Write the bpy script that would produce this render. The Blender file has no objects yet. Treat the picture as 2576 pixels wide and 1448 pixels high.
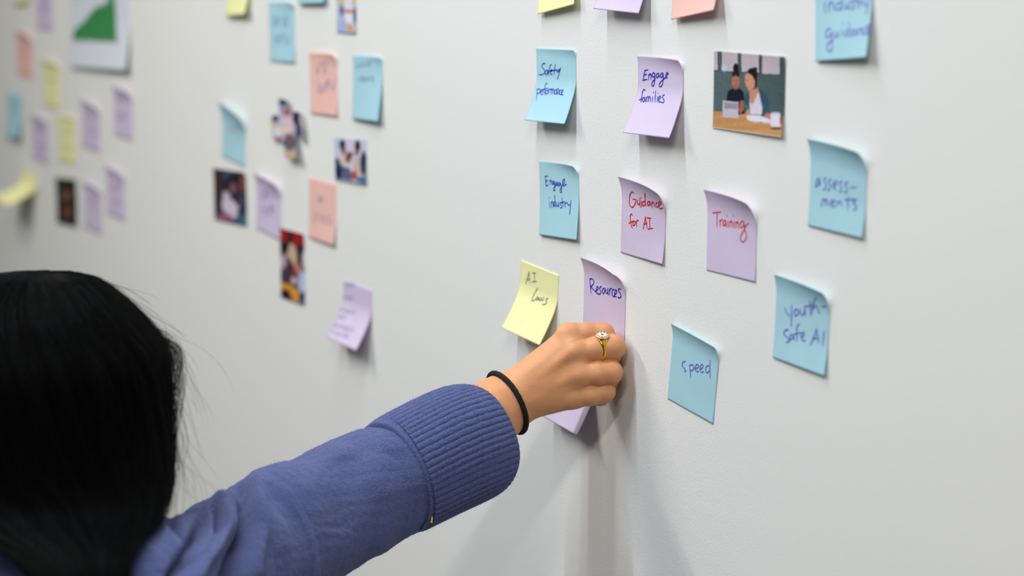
import bpy, bmesh, math, random
import numpy as np
from mathutils import Vector, Matrix
from mathutils.bvhtree import BVHTree

rng = np.random.default_rng(7)
random.seed(7)
SC = bpy.context.scene
COL = SC.collection
R_ = math.radians

# ------------------------------------------------------------------ camera
CA, CF, CPH, CRO = R_(29.9), 5737.0, math.atan(734 / 5737.0), R_(-0.86)
CAM = np.array([2.0, -1.188, 1.82])
FW = np.array([-math.cos(CA) * math.cos(CPH), math.sin(CA) * math.cos(CPH), -math.sin(CPH)])
_r0 = np.cross(FW, [0, 0, 1.0]); _r0 /= np.linalg.norm(_r0)
_u0 = np.cross(_r0, FW)
CR = _r0 * math.cos(CRO) + _u0 * math.sin(CRO)
CU = _u0 * math.cos(CRO) - _r0 * math.sin(CRO)

def ray(x, y): return FW + CR * (x - 1288) / CF - CU * (y - 724) / CF
def W(x, y):                                     # the point of the wall seen at a photo pixel
    d = ray(x, y); return CAM + d * (-CAM[1] / d[1])
def P(x, y, z): return CAM + ray(x, y) * z       # a point at distance z along the view
def proj(p):
    q = np.asarray(p, float) - CAM
    z = q @ FW
    return np.stack([1288 + CF * (q @ CR) / z, 724 - CF * (q @ CU) / z], -1)

cd = bpy.data.cameras.new('camera')
cam = bpy.data.objects.new('camera', cd); COL.objects.link(cam)
m = Matrix((CR, CU, -FW)).transposed().to_4x4(); m.translation = Vector(CAM)
cam.matrix_world = m
cd.sensor_width = 36.0; cd.lens = CF / 2576 * 36.0
cd.clip_start = 0.05; cd.clip_end = 60
cd.dof.use_dof = True; cd.dof.focus_distance = 2.19; cd.dof.aperture_fstop = 2.8; cd.dof.aperture_blades = 9
SC.camera = cam

# ------------------------------------------------------------------ world, light, exposure
wd = bpy.data.worlds.new('room_surroundings'); SC.world = wd; wd.use_nodes = True
wd.node_tree.nodes['Background'].inputs[0].default_value = (0.9, 0.95, 1.0, 1)
wd.node_tree.nodes['Background'].inputs[1].default_value = 0.35
SC.view_settings.view_transform = 'Standard'; SC.view_settings.look = 'None'
SC.view_settings.exposure = -0.36; SC.view_settings.gamma = 1.0
SC.view_settings.use_curve_mapping = False
CEIL = 2.85
# ceiling strips running out from the wall: x, y centre, width, length, power, colour
STRIPS = [(0.13, -1.30, 0.035, 2.3, 39, (0.84, 0.92, 1.0)),
          (-0.95, -1.25, 0.04, 1.1, 32, (1.0, 0.985, 0.93)),
          (1.60, -1.25, 0.04, 1.1, 36, (1.0, 0.975, 0.92))]
FILLS = [(-0.2, -3.8, 1.2, 0.6, 3, (1.0, 0.98, 0.95)), (2.2, -3.8, 1.2, 0.6, 3, (1.0, 0.98, 0.95)), (-2.6, -3.8, 1.2, 0.6, 2, (1.0, 0.98, 0.95))]  # unseen rear panels, added only as weak fill light
for (x, y, sx, sy, pw, c) in STRIPS + FILLS:
    ld = bpy.data.lights.new('ceiling_or_fill_lamp', 'AREA'); ld.shape = 'RECTANGLE'
    ld.size = sx; ld.size_y = sy; ld.energy = pw; ld.color = c
    lo = bpy.data.objects.new('ceiling_or_fill_lamp', ld); COL.objects.link(lo)
    lo.location = (x, y, CEIL - 0.075)

# ------------------------------------------------------------------ helpers
def lin(c):
    c = np.asarray(c, float) / 255.0
    return np.where(c <= 0.04045, c / 12.92, ((c + 0.055) / 1.055) ** 2.4)

def mat(name, rgb, rough=0.6, **kw):
    """rgb in sRGB 0-255; kw: bump=(scale,dist,detail), metal, spec, vary, sss, transl, sheen, attr"""
    m = bpy.data.materials.new(name); m.use_nodes = True
    nt = m.node_tree; b = nt.nodes['Principled BSDF']; N = nt.nodes.new; L = nt.links.new
    col = (*lin(rgb), 1)
    b.inputs['Base Color'].default_value = col
    b.inputs['Roughness'].default_value = rough
    b.inputs['Metallic'].default_value = kw.get('metal', 0)
    b.inputs['Specular IOR Level'].default_value = kw.get('spec', 0.5)
    tc = N('ShaderNodeTexCoord')
    src = None
    if kw.get('attr'):
        a = N('ShaderNodeVertexColor'); a.layer_name = kw['attr']; L(a.outputs[0], b.inputs['Base Color']); src = a.outputs[0]
    if kw.get('vary'):
        sc, amt = kw['vary']
        n = N('ShaderNodeTexNoise'); n.inputs['Scale'].default_value = sc; n.inputs['Detail'].default_value = 4
        L(tc.outputs['Object'], n.inputs['Vector'])
        r = N('ShaderNodeValToRGB')
        e = r.color_ramp.elements
        d = np.clip(np.array(col[:3]) * (1 - amt), 0, 1); h = np.clip(np.array(col[:3]) * (1 + amt), 0, 1)
        e[0].position = 0.3; e[1].position = 0.7
        e[0].color = (*d, 1); e[1].color = (*h, 1)
        L(n.outputs[0], r.inputs[0]); L(r.outputs[0], b.inputs['Base Color']); src = r.outputs[0]
    if kw.get('bump'):
        prev = None
        for (sc, dist, det) in kw['bump']:
            n = N('ShaderNodeTexNoise'); n.inputs['Scale'].default_value = sc; n.inputs['Detail'].default_value = det
            L(tc.outputs['Object'], n.inputs['Vector'])
            bp = N('ShaderNodeBump'); bp.inputs['Distance'].default_value = dist; bp.inputs['Strength'].default_value = 1.0
            L(n.outputs[0], bp.inputs['Height'])
            if prev: L(prev.outputs[0], bp.inputs['Normal'])
            prev = bp
        L(prev.outputs[0], b.inputs['Normal'])
    if kw.get('sss'):
        b.inputs['Subsurface Weight'].default_value = kw['sss']
        b.inputs['Subsurface Radius'].default_value = (1.0, 0.35, 0.18)
        b.inputs['Subsurface Scale'].default_value = 0.004
    if kw.get('sheen'):
        b.inputs['Sheen Weight'].default_value = kw['sheen']; b.inputs['Sheen Roughness'].default_value = 0.5
        b.inputs['Sheen Tint'].default_value = (0.55, 0.6, 0.9, 1)
    if kw.get('transl'):
        t = N('ShaderNodeBsdfTranslucent'); mx = N('ShaderNodeMixShader'); mx.inputs[0].default_value = kw['transl']
        t.inputs[0].default_value = col
        if src: L(src, t.inputs[0])
        L(b.outputs[0], mx.inputs[1]); L(t.outputs[0], mx.inputs[2])
        L(mx.outputs[0], nt.nodes['Material Output'].inputs['Surface'])
    return m

def mesh(name, v, f, m=None, parent=None, smooth=True):
    me = bpy.data.meshes.new(name)
    v = np.asarray(v, dtype=np.float32).reshape(-1, 3)
    if isinstance(f, np.ndarray):
        k = f.shape[1]
        me.vertices.add(len(v)); me.vertices.foreach_set('co', v.ravel())
        me.loops.add(f.size); me.loops.foreach_set('vertex_index', f.ravel().astype(np.int32))
        me.polygons.add(len(f)); me.polygons.foreach_set('loop_start', np.arange(0, f.size, k, dtype=np.int32))
        me.polygons.foreach_set('loop_total', np.full(len(f), k, dtype=np.int32))
        me.update(calc_edges=True); me.validate()
    else:
        me.from_pydata([tuple(map(float, p)) for p in v], [], f); me.update()
    if smooth: me.polygons.foreach_set('use_smooth', [True] * len(me.polygons))
    o = bpy.data.objects.new(name, me); COL.objects.link(o)
    if m: me.materials.append(m)
    if parent:
        o.parent = parent
        o.matrix_parent_inverse = parent.matrix_world.inverted()
    return o

def empty(name, loc, label, cat, group=None):
    o = bpy.data.objects.new(name, None); COL.objects.link(o); o.empty_display_size = 0.02
    o.location = loc; o['label'] = label; o['category'] = cat
    if group: o['group'] = group
    o.matrix_world = Matrix.Translation(loc)
    return o

def grid_faces(nu, nv, off=0, flip=False, wrap=False):
    i, j = np.meshgrid(np.arange(nu if wrap else nu - 1), np.arange(nv - 1), indexing='ij')
    a = i * nv + j; b = ((i + 1) % nu) * nv + j
    q = np.stack([a, b, b + 1, a + 1], -1).reshape(-1, 4) + off
    return q[:, ::-1].copy() if flip else q

def boxm(name, lo, hi, m, parent=None, bevel=0.0):
    bm = bmesh.new(); bmesh.ops.create_cube(bm, size=1)
    lo, hi = Vector(lo), Vector(hi)
    for v in bm.verts: v.co = Vector([(v.co[i] + .5) * (hi[i] - lo[i]) + lo[i] for i in range(3)])
    if bevel: bmesh.ops.bevel(bm, geom=bm.edges[:], offset=bevel, segments=2, affect='EDGES')
    me = bpy.data.meshes.new(name); bm.to_mesh(me); bm.free()
    o = bpy.data.objects.new(name, me); COL.objects.link(o); me.materials.append(m)
    if parent: o.parent = parent; o.matrix_parent_inverse = parent.matrix_world.inverted()
    return o

def smooth_line(pts, n=6):
    """Catmull-Rom through points"""
    p = np.asarray(pts, float)
    if len(p) < 3: 
        t = np.linspace(0, 1, n + 1)[:, None]; return p[0] * (1 - t) + p[-1] * t
    q = np.vstack([2 * p[0] - p[1], p, 2 * p[-1] - p[-2]])
    out = []
    for i in range(1, len(q) - 2):
        for t in np.linspace(0, 1, n, endpoint=False):
            a, b, c, d = q[i - 1], q[i], q[i + 1], q[i + 2]
            out.append(.5 * (2 * b + (c - a) * t + (2 * a - 5 * b + 4 * c - d) * t * t + (3 * b - a - 3 * c + d) * t ** 3))
    out.append(p[-1])
    return np.array(out)

# ------------------------------------------------------------------ room shell
M_wall = mat('painted_wall', (233, 232, 229), 0.75, bump=[(400, 0.0002, 3), (90, 0.00015, 2)], spec=0.2)
M_ceil = mat('ceiling_paint', (190, 190, 188), 0.9)
M_far = mat('grey_wall_paint', (150, 152, 152), 0.85)
M_floor = mat('grey_carpet', (96, 95, 92), 0.95, vary=(60, 0.2), bump=[(300, 0.002, 3)])
X0, X1, Y0 = -4.6, 4.0, -5.0
w = boxm('wall_front', (X0 - .1, 0, 0), (X1 + .1, 0.12, CEIL), M_wall); w['kind'] = 'structure'
for nm, lo, hi, mm in (('floor', (X0 - .1, Y0 - .1, -0.1), (X1 + .1, 0.12, 0), M_floor),
                       ('ceiling', (X0 - .1, Y0 - .1, CEIL), (X1 + .1, 0.12, CEIL + .1), M_ceil),
                       ('wall_left', (X0 - .12, Y0, 0), (X0, 0, CEIL), M_far),
                       ('wall_right', (X1, Y0, 0), (X1 + .12, 0, CEIL), M_far),
                       ('wall_back', (X0 - .1, Y0 - .12, 0), (X1 + .1, Y0, CEIL), M_far)):
    o = boxm(nm, lo, hi, mm); o['kind'] = 'structure'
M_base = mat('baseboard_paint', (90, 90, 92), 0.5)
o = boxm('baseboard_front', (X0, -0.012, 0), (X1, 0, 0.1), M_base, bevel=.003); o['kind'] = 'structure'
M_house = mat('lamp_housing', (225, 225, 225), 0.4)
M_diff = bpy.data.materials.new('lamp_diffuser'); M_diff.use_nodes = True
_b = M_diff.node_tree.nodes['Principled BSDF']; _b.inputs['Emission Color'].default_value = (1, .98, .95, 1); _b.inputs['Emission Strength'].default_value = 1.5
_names = ['main ceiling strip light directly above the reaching hand', 'ceiling strip light over the leftmost note cluster', 'ceiling strip light nearest the camera over the right end of the wall',
          'added rectangular fill light panel, unseen, behind the middle of the room', 'added rectangular fill light panel, unseen, at the right rear', 'added rectangular fill light panel, unseen, at the left rear']
for (x, y, sx, sy, pw, c), lb in zip(STRIPS + FILLS, _names):
    e = empty('ceiling_or_fill_light', (x, y, CEIL), lb, 'ceiling light', 'lights on the ceiling above the frame')
    boxm('lamp_housing', (x - sx / 2 - .02, y - sy / 2 - .02, CEIL - .06), (x + sx / 2 + .02, y + sy / 2 + .02, CEIL), M_house, e, .004)
    boxm('diffuser', (x - sx / 2, y - sy / 2, CEIL - .068), (x + sx / 2, y + sy / 2, CEIL - .06), M_diff, e)

# ------------------------------------------------------------------ sticky notes
PC = {'blue': (180, 222, 234), 'lavender': (221, 206, 231), 'yellow': (251, 248, 186), 'salmon': (250, 202, 190)}
PM = {k: mat('paper_' + k, c, 0.7, bump=[(900, 0.00008, 2)], transl=0.12, spec=0.25, vary=(30, 0.02)) for k, c in PC.items()}
INK = {'blue': mat('ink_blue', (30, 38, 175), 0.5), 'purple': mat('ink_purple', (104, 98, 194), 0.5), 'red': mat('ink_red', (214, 36, 30), 0.5),
       'navy': mat('ink_navy', (38, 52, 120), 0.5), 'faint': mat('ink_faint', (120, 135, 175), 0.5), 'rose': mat('ink_rose', (190, 90, 120), 0.5)}

class Sheet:
    """A paper sheet: flat where stuck to the wall, curled off at its top and bottom."""
    def __init__(s, px, rot, w=.076, h=.076, top=(0, 0, .02), bot=(0, 0, .03), n=26, wob=0.0003, bow=0.0, base=.0004, seed=0):
        s.o = W(*px); s.n = n; s.w, s.h = w, h
        ca, sa = math.cos(R_(rot)), math.sin(R_(rot))          # rot > 0 : turned clockwise
        s.ax = np.array([ca, 0, -sa]); s.ad = np.array([-sa, 0, -ca])
        m_ = n * 2
        u = np.linspace(0, 1, m_ + 1); q = np.linspace(0, 1, m_ + 1)
        tl, tr, tlen = top; bl, br, blen = bot
        V = np.zeros((m_ + 1, m_ + 1, 3))
        for i, a in enumerate(u):
            st = q * h
            # the top curl may reach further down on one side than on the other
            at = R_(tl + (tr - tl) * a ** 1.5); ab = R_(bl + (br - bl) * a)
            Lt = tlen * (0.55 + 0.45 * abs(at) / max(abs(R_(tl)), abs(R_(tr)), 1e-6)) if (tl or tr) else tlen
            kt = np.clip((Lt - st) / max(Lt, 1e-6), 0, 1)
            kb = np.clip((st - (h - blen)) / max(blen, 1e-6), 0, 1)
            tht = at * kt ** 1.3; thb = ab * .68 * (1 - (1 - np.clip(kb / .5, 0, 1)) ** 2) * (1 + .35 * kb ** 3)
            ds = h / m_
            mid = lambda x: np.concatenate([[0], (x[1:] + x[:-1]) / 2])
            dv = np.cos(mid(tht)) * np.cos(mid(thb)) * ds; dv[0] = 0
            v = np.cumsum(dv)
            dt = np.sin(mid(tht)) * ds; db = np.sin(mid(thb)) * ds
            off_t = np.cumsum(dt[::-1])[::-1]; off_t = np.concatenate([off_t[1:], [0]])
            off_b = np.cumsum(db)
            short_t = (tlen * 0 + np.sum((1 - np.cos(tht)) * ds))
            vv = v + short_t
            off = off_t + off_b + base + wob * (0.5 + 0.5 * math.sin(3.1 * a + seed)) * (np.sin(q * 5 + 2 * a + seed) * .5 + .5) + bow * math.sin(math.pi * a) * (q)
            V[i] = s.o + s.ax * (a * w) + s.ad[None] * vv[:, None]
            V[i, :, 1] -= off
        s.V = V
        s.nrm = None
    def S(s, a, b):
        k = s.V.shape[0] - 1
        x = min(max(a, 0), 1) * k; y = min(max(b, 0), 1) * k
        i = min(int(x), k - 1); j = min(int(y), k - 1); fx, fy = x - i, y - j
        V = s.V
        p = V[i, j] * (1 - fx) * (1 - fy) + V[i + 1, j] * fx * (1 - fy) + V[i, j + 1] * (1 - fx) * fy + V[i + 1, j + 1] * fx * fy
        du = V[i + 1, j] - V[i, j]; dv = V[i, j + 1] - V[i, j]
        nn = np.cross(dv, du); nn /= np.linalg.norm(nn) + 1e-12
        if nn[1] > 0: nn = -nn
        return p, nn
    def uv(s, px, py):
        """sheet coordinates under a photo pixel"""
        if not hasattr(s, 'pp'): s.pp = proj(s.V)
        d = (s.pp[..., 0] - px) ** 2 + (s.pp[..., 1] - py) ** 2
        i, j = np.unravel_index(d.argmin(), d.shape)
        k = s.V.shape[0] - 1
        i = min(max(i, 1), k - 1); j = min(max(j, 1), k - 1)
        J = np.array([(s.pp[i + 1, j] - s.pp[i - 1, j]) / 2, (s.pp[i, j + 1] - s.pp[i, j - 1]) / 2]).T
        e = np.linalg.solve(J, np.array([px, py]) - s.pp[i, j])
        return (i + e[0]) / k, (j + e[1]) / k

def sheet_mesh(name, s, m, parent, th=.00025, colour=None, mask=None):
    nu, nv = s.V.shape[:2]
    V = s.V.reshape(-1, 3)
    back = V.copy(); back[:, 1] += th
    if mask is None:
        f = np.vstack([grid_faces(nu, nv), grid_faces(nu, nv, nu * nv, True)])
        rim = np.concatenate([np.arange(nv), np.arange(1, nu) * nv + nv - 1, (nu - 1) * nv + np.arange(nv - 2, -1, -1), np.arange(nu - 2, 0, -1) * nv])
        r2 = np.roll(rim, -1)
        f = np.vstack([f, np.stack([rim, r2, r2 + nu * nv, rim + nu * nv], -1)])
    else:
        g = grid_faces(nu, nv); keep = mask.reshape(-1)[g].all(1); g = g[keep]
        f = np.vstack([g, g[:, ::-1] + nu * nv])
        from collections import Counter
        ed = Counter()
        for q in g:
            for a, b in zip(q, np.roll(q, -1)): ed[(min(a, b), max(a, b))] += 1
        rim = [(a, b) for (a, b), c in ed.items() if c == 1]
        f = np.vstack([f, np.array([[a, b, b + nu * nv, a + nu * nv] for a, b in rim])])
    o = mesh(name, np.vstack([V, back]), f, m, parent)
    if colour is not None:
        ca = o.data.color_attributes.new('print', 'FLOAT_COLOR', 'POINT')
        c = np.ones((2 * nu * nv, 4), np.float32)
        c[:nu * nv, :3] = lin(colour.reshape(-1, 3)); c[nu * nv:, :3] = .8
        ca.data.foreach_set('color', c.ravel())
    return o

def strokes_mesh(s, strokes, ink, wpx, parent, name='handwriting'):
    vs, fs = [], []
    sc_m = wpx * 2.2 / CF / 2
    for st in strokes:
        pts = smooth_line(st, 5)
        sp = [s.S(*s.uv(*p)) for p in pts]
        c = np.array([p + n * .00025 for p, n in sp]); nn = np.array([n for p, n in sp])
        t = np.gradient(c, axis=0); t /= np.linalg.norm(t, axis=1)[:, None] + 1e-9
        sd = np.cross(t, nn)
        k = len(c)
        # rounded ends
        wv = np.full(k, sc_m); wv[0] *= .55; wv[-1] *= .45
        wv *= 1 + .18 * np.sin(np.arange(k) * .9 + len(st))
        c[0] -= t[0] * sc_m * .8; c[-1] += t[-1] * sc_m * .8
        o0 = sum(len(x) for x in vs)
        prof = [(-1, 0), (0, .00012), (1, 0)]
        rows = [c + sd * (wv * a)[:, None] + nn * b for a, b in prof]
        vs.append(np.vstack(rows))
        for i in range(k - 1):
            for r in range(2):
                fs.append((o0 + r * k + i, o0 + r * k + i + 1, o0 + (r + 1) * k + i + 1, o0 + (r + 1) * k + i))
    if not vs: return
    return mesh(name, np.vstack(vs), np.array(fs), INK[ink], parent)

def zs(ox, oy, k, strokes): return [[(ox + x / k, oy + y / k) for x, y in st] for st in strokes]

def scribble(lines, seed=0):
    """illegible out-of-focus script: each line x0,y0,x1,y1,height"""
    r = random.Random(seed); out = []
    for (x0, y0, x1, y1, h) in lines:
        h *= 1.5
        n = max(2, int(abs(x1 - x0) / (h * .30))); st = []
        for i in range(n * 2 + 1):
            t = i / (n * 2)
            x = x0 + (x1 - x0) * t; y = y0 + (y1 - y0) * t
            up = (i % 2 == 0)
            st.append((x + r.uniform(-.1, .1) * h, y + (-.5 if up else .5) * h * r.uniform(.5, 1.1)))
            if i and r.random() < .16 and len(st) > 3:
                out.append(st); st = []
        if len(st) > 2: out.append(st)
    return out

def note(colour, label, px, rot, strokes=None, ink='blue', wpx=3.0, group=None, **kw):
    s = Sheet(px, rot, seed=px[0] * .01, **kw)
    e = empty('sticky_note', tuple(s.V[s.n, s.n]), label, 'sticky note', group)
    sheet_mesh('paper', s, PM[colour], e)
    if strokes: strokes_mesh(s, strokes, ink, wpx, e)
    return s

GR, GM, GL = 'sticky notes of the right-hand cluster', 'sticky notes of the middle cluster', 'sticky notes of the far left cluster'
A_ = (1280, 80, 4.524)
SAFETY = zs(*A_, [[(418,362),(400,358),(380,378),(378,400),(400,425),(412,450),(398,478),(365,488),(344,484)],
  [(445,435),(425,440),(415,465),(420,485),(435,478),(446,440),(446,465),(455,484)], [(488,368),(472,385),(460,440),(452,495)], [(445,446),(500,438),(590,430)],
  [(475,452),(490,450),(497,435),(485,430),(474,450),(478,482),(495,480)], [(530,368),(522,430),(516,492)], [(545,430),(552,455),(568,450),(580,420)], [(592,405),(580,450),(565,500),(555,542)],
  [(325,645),(322,700),(316,780)], [(322,665),(345,648),(358,660),(352,690),(325,705)], [(362,690),(378,680),(380,662),(368,665),(362,690),(370,715),(382,710)],
  [(392,655),(390,712)], [(392,670),(405,650),(412,655)], [(440,595),(428,585),(415,610),(412,660),(410,718)], [(385,655),(450,640)],
  [(428,665),(420,685),(428,708),(442,700),(446,675),(436,660),(428,665)], [(455,655),(455,705)], [(456,672),(468,650),(475,660)],
  [(482,708),(480,650)], [(480,670),(490,648),(496,660),(498,708)], [(498,665),(508,648),(515,660),(515,710)],
  [(540,655),(525,665),(522,695),(532,708),(545,690),(545,655),(548,712)], [(557,712),(553,655),(565,648),(572,665),(572,715)],
  [(595,660),(582,670),(580,700),(590,715),(600,708)], [(602,690),(615,680),(618,662),(606,665),(600,690),(606,718),(620,712)]])
FAMILIES = zs(*A_, [[(1552,440),(1540,490),(1533,545)], [(1545,440),(1585,432)], [(1538,492),(1572,484)], [(1525,550),(1574,540)],
  [(1595,480),(1592,540)], [(1594,505),(1608,478),(1620,485),(1618,540)],
  [(1660,468),(1640,470),(1632,500),(1645,515),(1660,500),(1665,470),(1662,540),(1655,600),(1640,618),(1628,600),(1640,565),(1672,530)],
  [(1705,470),(1685,480),(1680,510),(1690,520),(1705,500),(1708,472),(1712,520)],
  [(1755,468),(1735,475),(1725,505),(1738,518),(1752,500),(1760,470),(1758,540),(1748,600),(1728,625),(1714,612),(1722,580),(1755,545),(1790,515)],
  [(1785,505),(1805,490),(1815,470),(1800,465),(1788,490),(1792,520),(1808,522)],
  [(1555,668),(1535,658),(1522,690),(1515,740),(1505,800)], [(1485,775),(1545,745)], [(1548,745),(1530,755),(1525,785),(1535,795),(1548,775),(1552,745),(1556,795)],
  [(1570,795),(1570,740)], [(1572,755),(1585,735),(1592,750),(1590,795)], [(1592,755),(1605,735),(1612,750),(1612,795)], [(1640,740),(1635,798)], [(1647,688),(1649,694)],
  [(1672,672),(1668,740),(1665,800)], [(1695,735),(1690,798)], [(1699,698),(1701,704)], [(1708,770),(1725,755),(1728,735),(1715,735),(1705,765),(1712,798),(1730,795)],
  [(1772,715),(1755,725),(1750,745),(1765,770),(1768,790),(1755,806),(1738,800)]])
INDUSTRY = zs(1340, 390, 6.293, [[(196,335),(243,330)], [(200,335),(208,410),(215,487)], [(208,412),(240,400)], [(215,487),(250,468)],
  [(275,395),(280,465)], [(278,425),(293,397),(304,415),(308,465)], [(345,410),(325,420),(322,455),(335,460),(350,430),(355,480),(355,545),(345,565),(332,545),(345,500),(372,470)],
  [(390,425),(372,440),(372,470),(385,475),(398,440),(400,485),(410,490)], [(430,430),(415,450),(420,480),(435,470),(442,440),(455,500),(460,570),(450,595),(436,580),(440,540),(470,490)],
  [(470,470),(500,440),(512,390),(500,380),(482,400),(475,450),(490,485),(535,460)],
  [(265,740),(278,832)], [(264,672),(266,678)], [(295,740),(302,828)], [(298,760),(312,735),(325,770),(330,825)], [(352,740),(335,755),(335,800),(348,800),(358,760),(352,700),(348,632)], [(356,745),(368,825)],
  [(380,745),(385,800),(400,805),(412,780),(410,740)], [(412,780),(418,825)], [(450,745),(435,760),(450,790),(465,815),(455,838),(442,830)], [(465,678),(478,760),(492,820)], [(452,755),(512,735)],
  [(510,755),(520,820)], [(515,775),(530,750),(545,760)], [(550,750),(565,790),(590,780)], [(608,715),(600,800),(592,880),(586,945)]])
C_ = (1500, 400, 4.259)
GUID = zs(*C_, [[(405,364),(388,350),(365,375),(355,430),(360,490),(385,515),(410,495),(425,455),(422,432),(394,430)],
  [(440,435),(445,480),(458,485),(468,460),(468,415)], [(468,460),(472,515)], [(487,450),(487,512)], [(480,412),(481,418)],
  [(520,450),(500,460),(495,490),(508,500),(525,480),(525,440),(522,360)], [(525,470),(532,502)], [(568,450),(552,460),(550,490),(562,495),(575,470),(577,450),(580,500)],
  [(592,460),(598,518)], [(595,480),(610,455),(620,480),(622,510)], [(655,462),(640,475),(640,505),(655,512),(665,508)], [(665,500),(685,485),(695,460),(682,448),(670,470),(670,510),(690,532),(712,520)],
  [(387,602),(378,585),(365,610),(368,660),(375,700),(386,738)], [(352,685),(400,660)], [(405,660),(392,680),(398,710),(412,705),(418,680),(405,660)], [(425,660),(435,722)], [(430,680),(442,655),(455,655)],
  [(505,745),(518,680),(528,615)], [(528,615),(538,680),(545,738)], [(508,695),(545,685)], [(545,628),(592,632)], [(572,630),(575,740)], [(555,748),(608,738)]])
TRAIN = zs(*C_, [[(1250,575),(1335,565)], [(1295,572),(1295,725)], [(1325,650),(1330,720)], [(1328,675),(1345,645),(1358,650)], [(1385,655),(1365,665),(1360,705),(1372,712),(1388,680),(1390,655),(1392,722)],
  [(1415,660),(1412,728)], [(1400,604),(1401,612)], [(1435,665),(1432,728)], [(1435,685),(1450,660),(1458,680),(1458,730)], [(1480,665),(1478,735)], [(1468,604),(1469,612)], [(1500,670),(1498,738)],
  [(1500,695),(1515,668),(1525,690),(1527,742)], [(1570,660),(1550,680),(1548,725),(1565,730),(1580,700),(1582,660),(1590,745),(1608,800),(1605,850),(1585,880),(1560,882),(1545,850),(1560,800),(1588,750),(1608,705),(1632,688)]])
D_ = (1240, 600, 4.8275)
LAWS = zs(*D_, [[(402,548),(420,480),(440,400)], [(440,400),(445,470),(452,540)], [(415,500),(452,490)], [(480,415),(524,418)], [(505,415),(507,520)], [(480,522),(535,518)],
  [(545,600),(520,640),(495,690),(475,740),(485,758),(515,735)], [(545,705),(530,715),(525,740),(538,745),(550,715),(557,750)], [(562,715),(567,750),(580,745),(588,718),(597,750),(610,745),(618,710)],
  [(672,730),(655,725),(645,745),(655,765),(645,790),(620,800),(603,798)]])
RES = zs(*D_, [[(1178,490),(1185,570),(1192,660)], [(1178,490),(1212,488),(1228,530),(1205,570),(1188,580),(1225,620),(1252,645)], [(1258,630),(1280,610),(1280,585),(1265,585),(1255,620),(1265,665),(1285,665)],
  [(1318,580),(1302,590),(1300,615),(1312,640),(1305,670),(1288,672)], [(1345,600),(1330,620),(1332,655),(1345,665),(1357,640),(1357,610),(1345,600)], [(1370,600),(1372,650),(1385,665),(1395,640),(1398,600)], [(1398,650),(1403,682)],
  [(1415,610),(1418,685)], [(1418,645),(1430,608),(1447,605)], [(1474,615),(1455,625),(1448,670),(1460,700),(1478,695)], [(1478,680),(1500,660),(1505,630),(1492,622),(1480,650),(1480,695),(1500,705)],
  [(1552,612),(1535,605),(1525,630),(1545,660),(1557,690),(1545,718),(1520,712)]])
E_ = (1660, 660, 3.448)
SPEED = zs(*E_, [[(222,855),(200,865),(195,895),(215,920),(226,936),(216,944)], [(258,885),(264,940),(268,998)], [(258,893),(285,885),(296,910),(285,932),(264,936)], [(308,922),(335,905),(335,887),(318,885),(306,915),(320,945),(337,940)],
  [(350,928),(375,905),(375,887),(360,885),(348,920),(360,952),(380,945)], [(428,895),(405,900),(398,935),(408,957),(432,935)], [(437,845),(435,920),(437,1002)]])
YOUTH = zs(*E_, [[(1085,390),(1100,430),(1125,465)], [(1145,365),(1142,460),(1140,555)], [(1180,400),(1165,430),(1175,460),(1195,450),(1202,420),(1180,400)], [(1218,400),(1222,445),(1245,450),(1260,395)], [(1260,410),(1266,458)],
  [(1302,330),(1305,455)], [(1355,300),(1325,370),(1318,455)], [(1322,410),(1355,372),(1368,400),(1388,445)], [(1255,382),(1335,370)], [(1408,382),(1445,378)],
  [(1115,580),(1085,590),(1080,625),(1110,650),(1125,678),(1098,692)], [(1150,620),(1130,640),(1135,670),(1155,650),(1160,630),(1168,672)], [(1210,532),(1190,560),(1190,680)], [(1165,622),(1225,605)],
  [(1225,650),(1250,635),(1250,605),(1230,620),(1235,672),(1262,678)], [(1305,715),(1340,640),(1360,570)], [(1360,570),(1370,640),(1377,700)], [(1325,662),(1378,655)], [(1425,595),(1412,715)]])
F_ = (2000, 320, 4.825)
ASSESS = zs(*F_, [[(295,610),(260,660),(255,722),(285,690),(300,630),(306,705)], [(380,610),(350,640),(380,690),(375,730),(345,762)], [(442,622),(405,655),(428,700),(425,745),(395,770)], [(462,712),(508,685),(505,650),(475,660),(462,720),(500,758)],
  [(575,650),(540,680),(565,730),(560,775),(535,782)], [(645,660),(605,690),(635,740),(630,782),(598,792)], [(675,732),(750,728)],
  [(318,968),(330,880)], [(330,900),(355,865),(367,900),(364,950)], [(366,900),(388,875),(400,910),(400,955)], [(430,930),(475,910),(478,880),(445,890),(432,930),(450,962),(490,955)], [(510,895),(515,955)], [(515,920),(545,895),(562,915),(570,955)],
  [(645,835),(642,920),(645,1002)], [(600,880),(745,870)], [(742,880),(702,912),(738,945),(748,985),(705,1002)]])
G_ = (1900, 0, 3.447)
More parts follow.
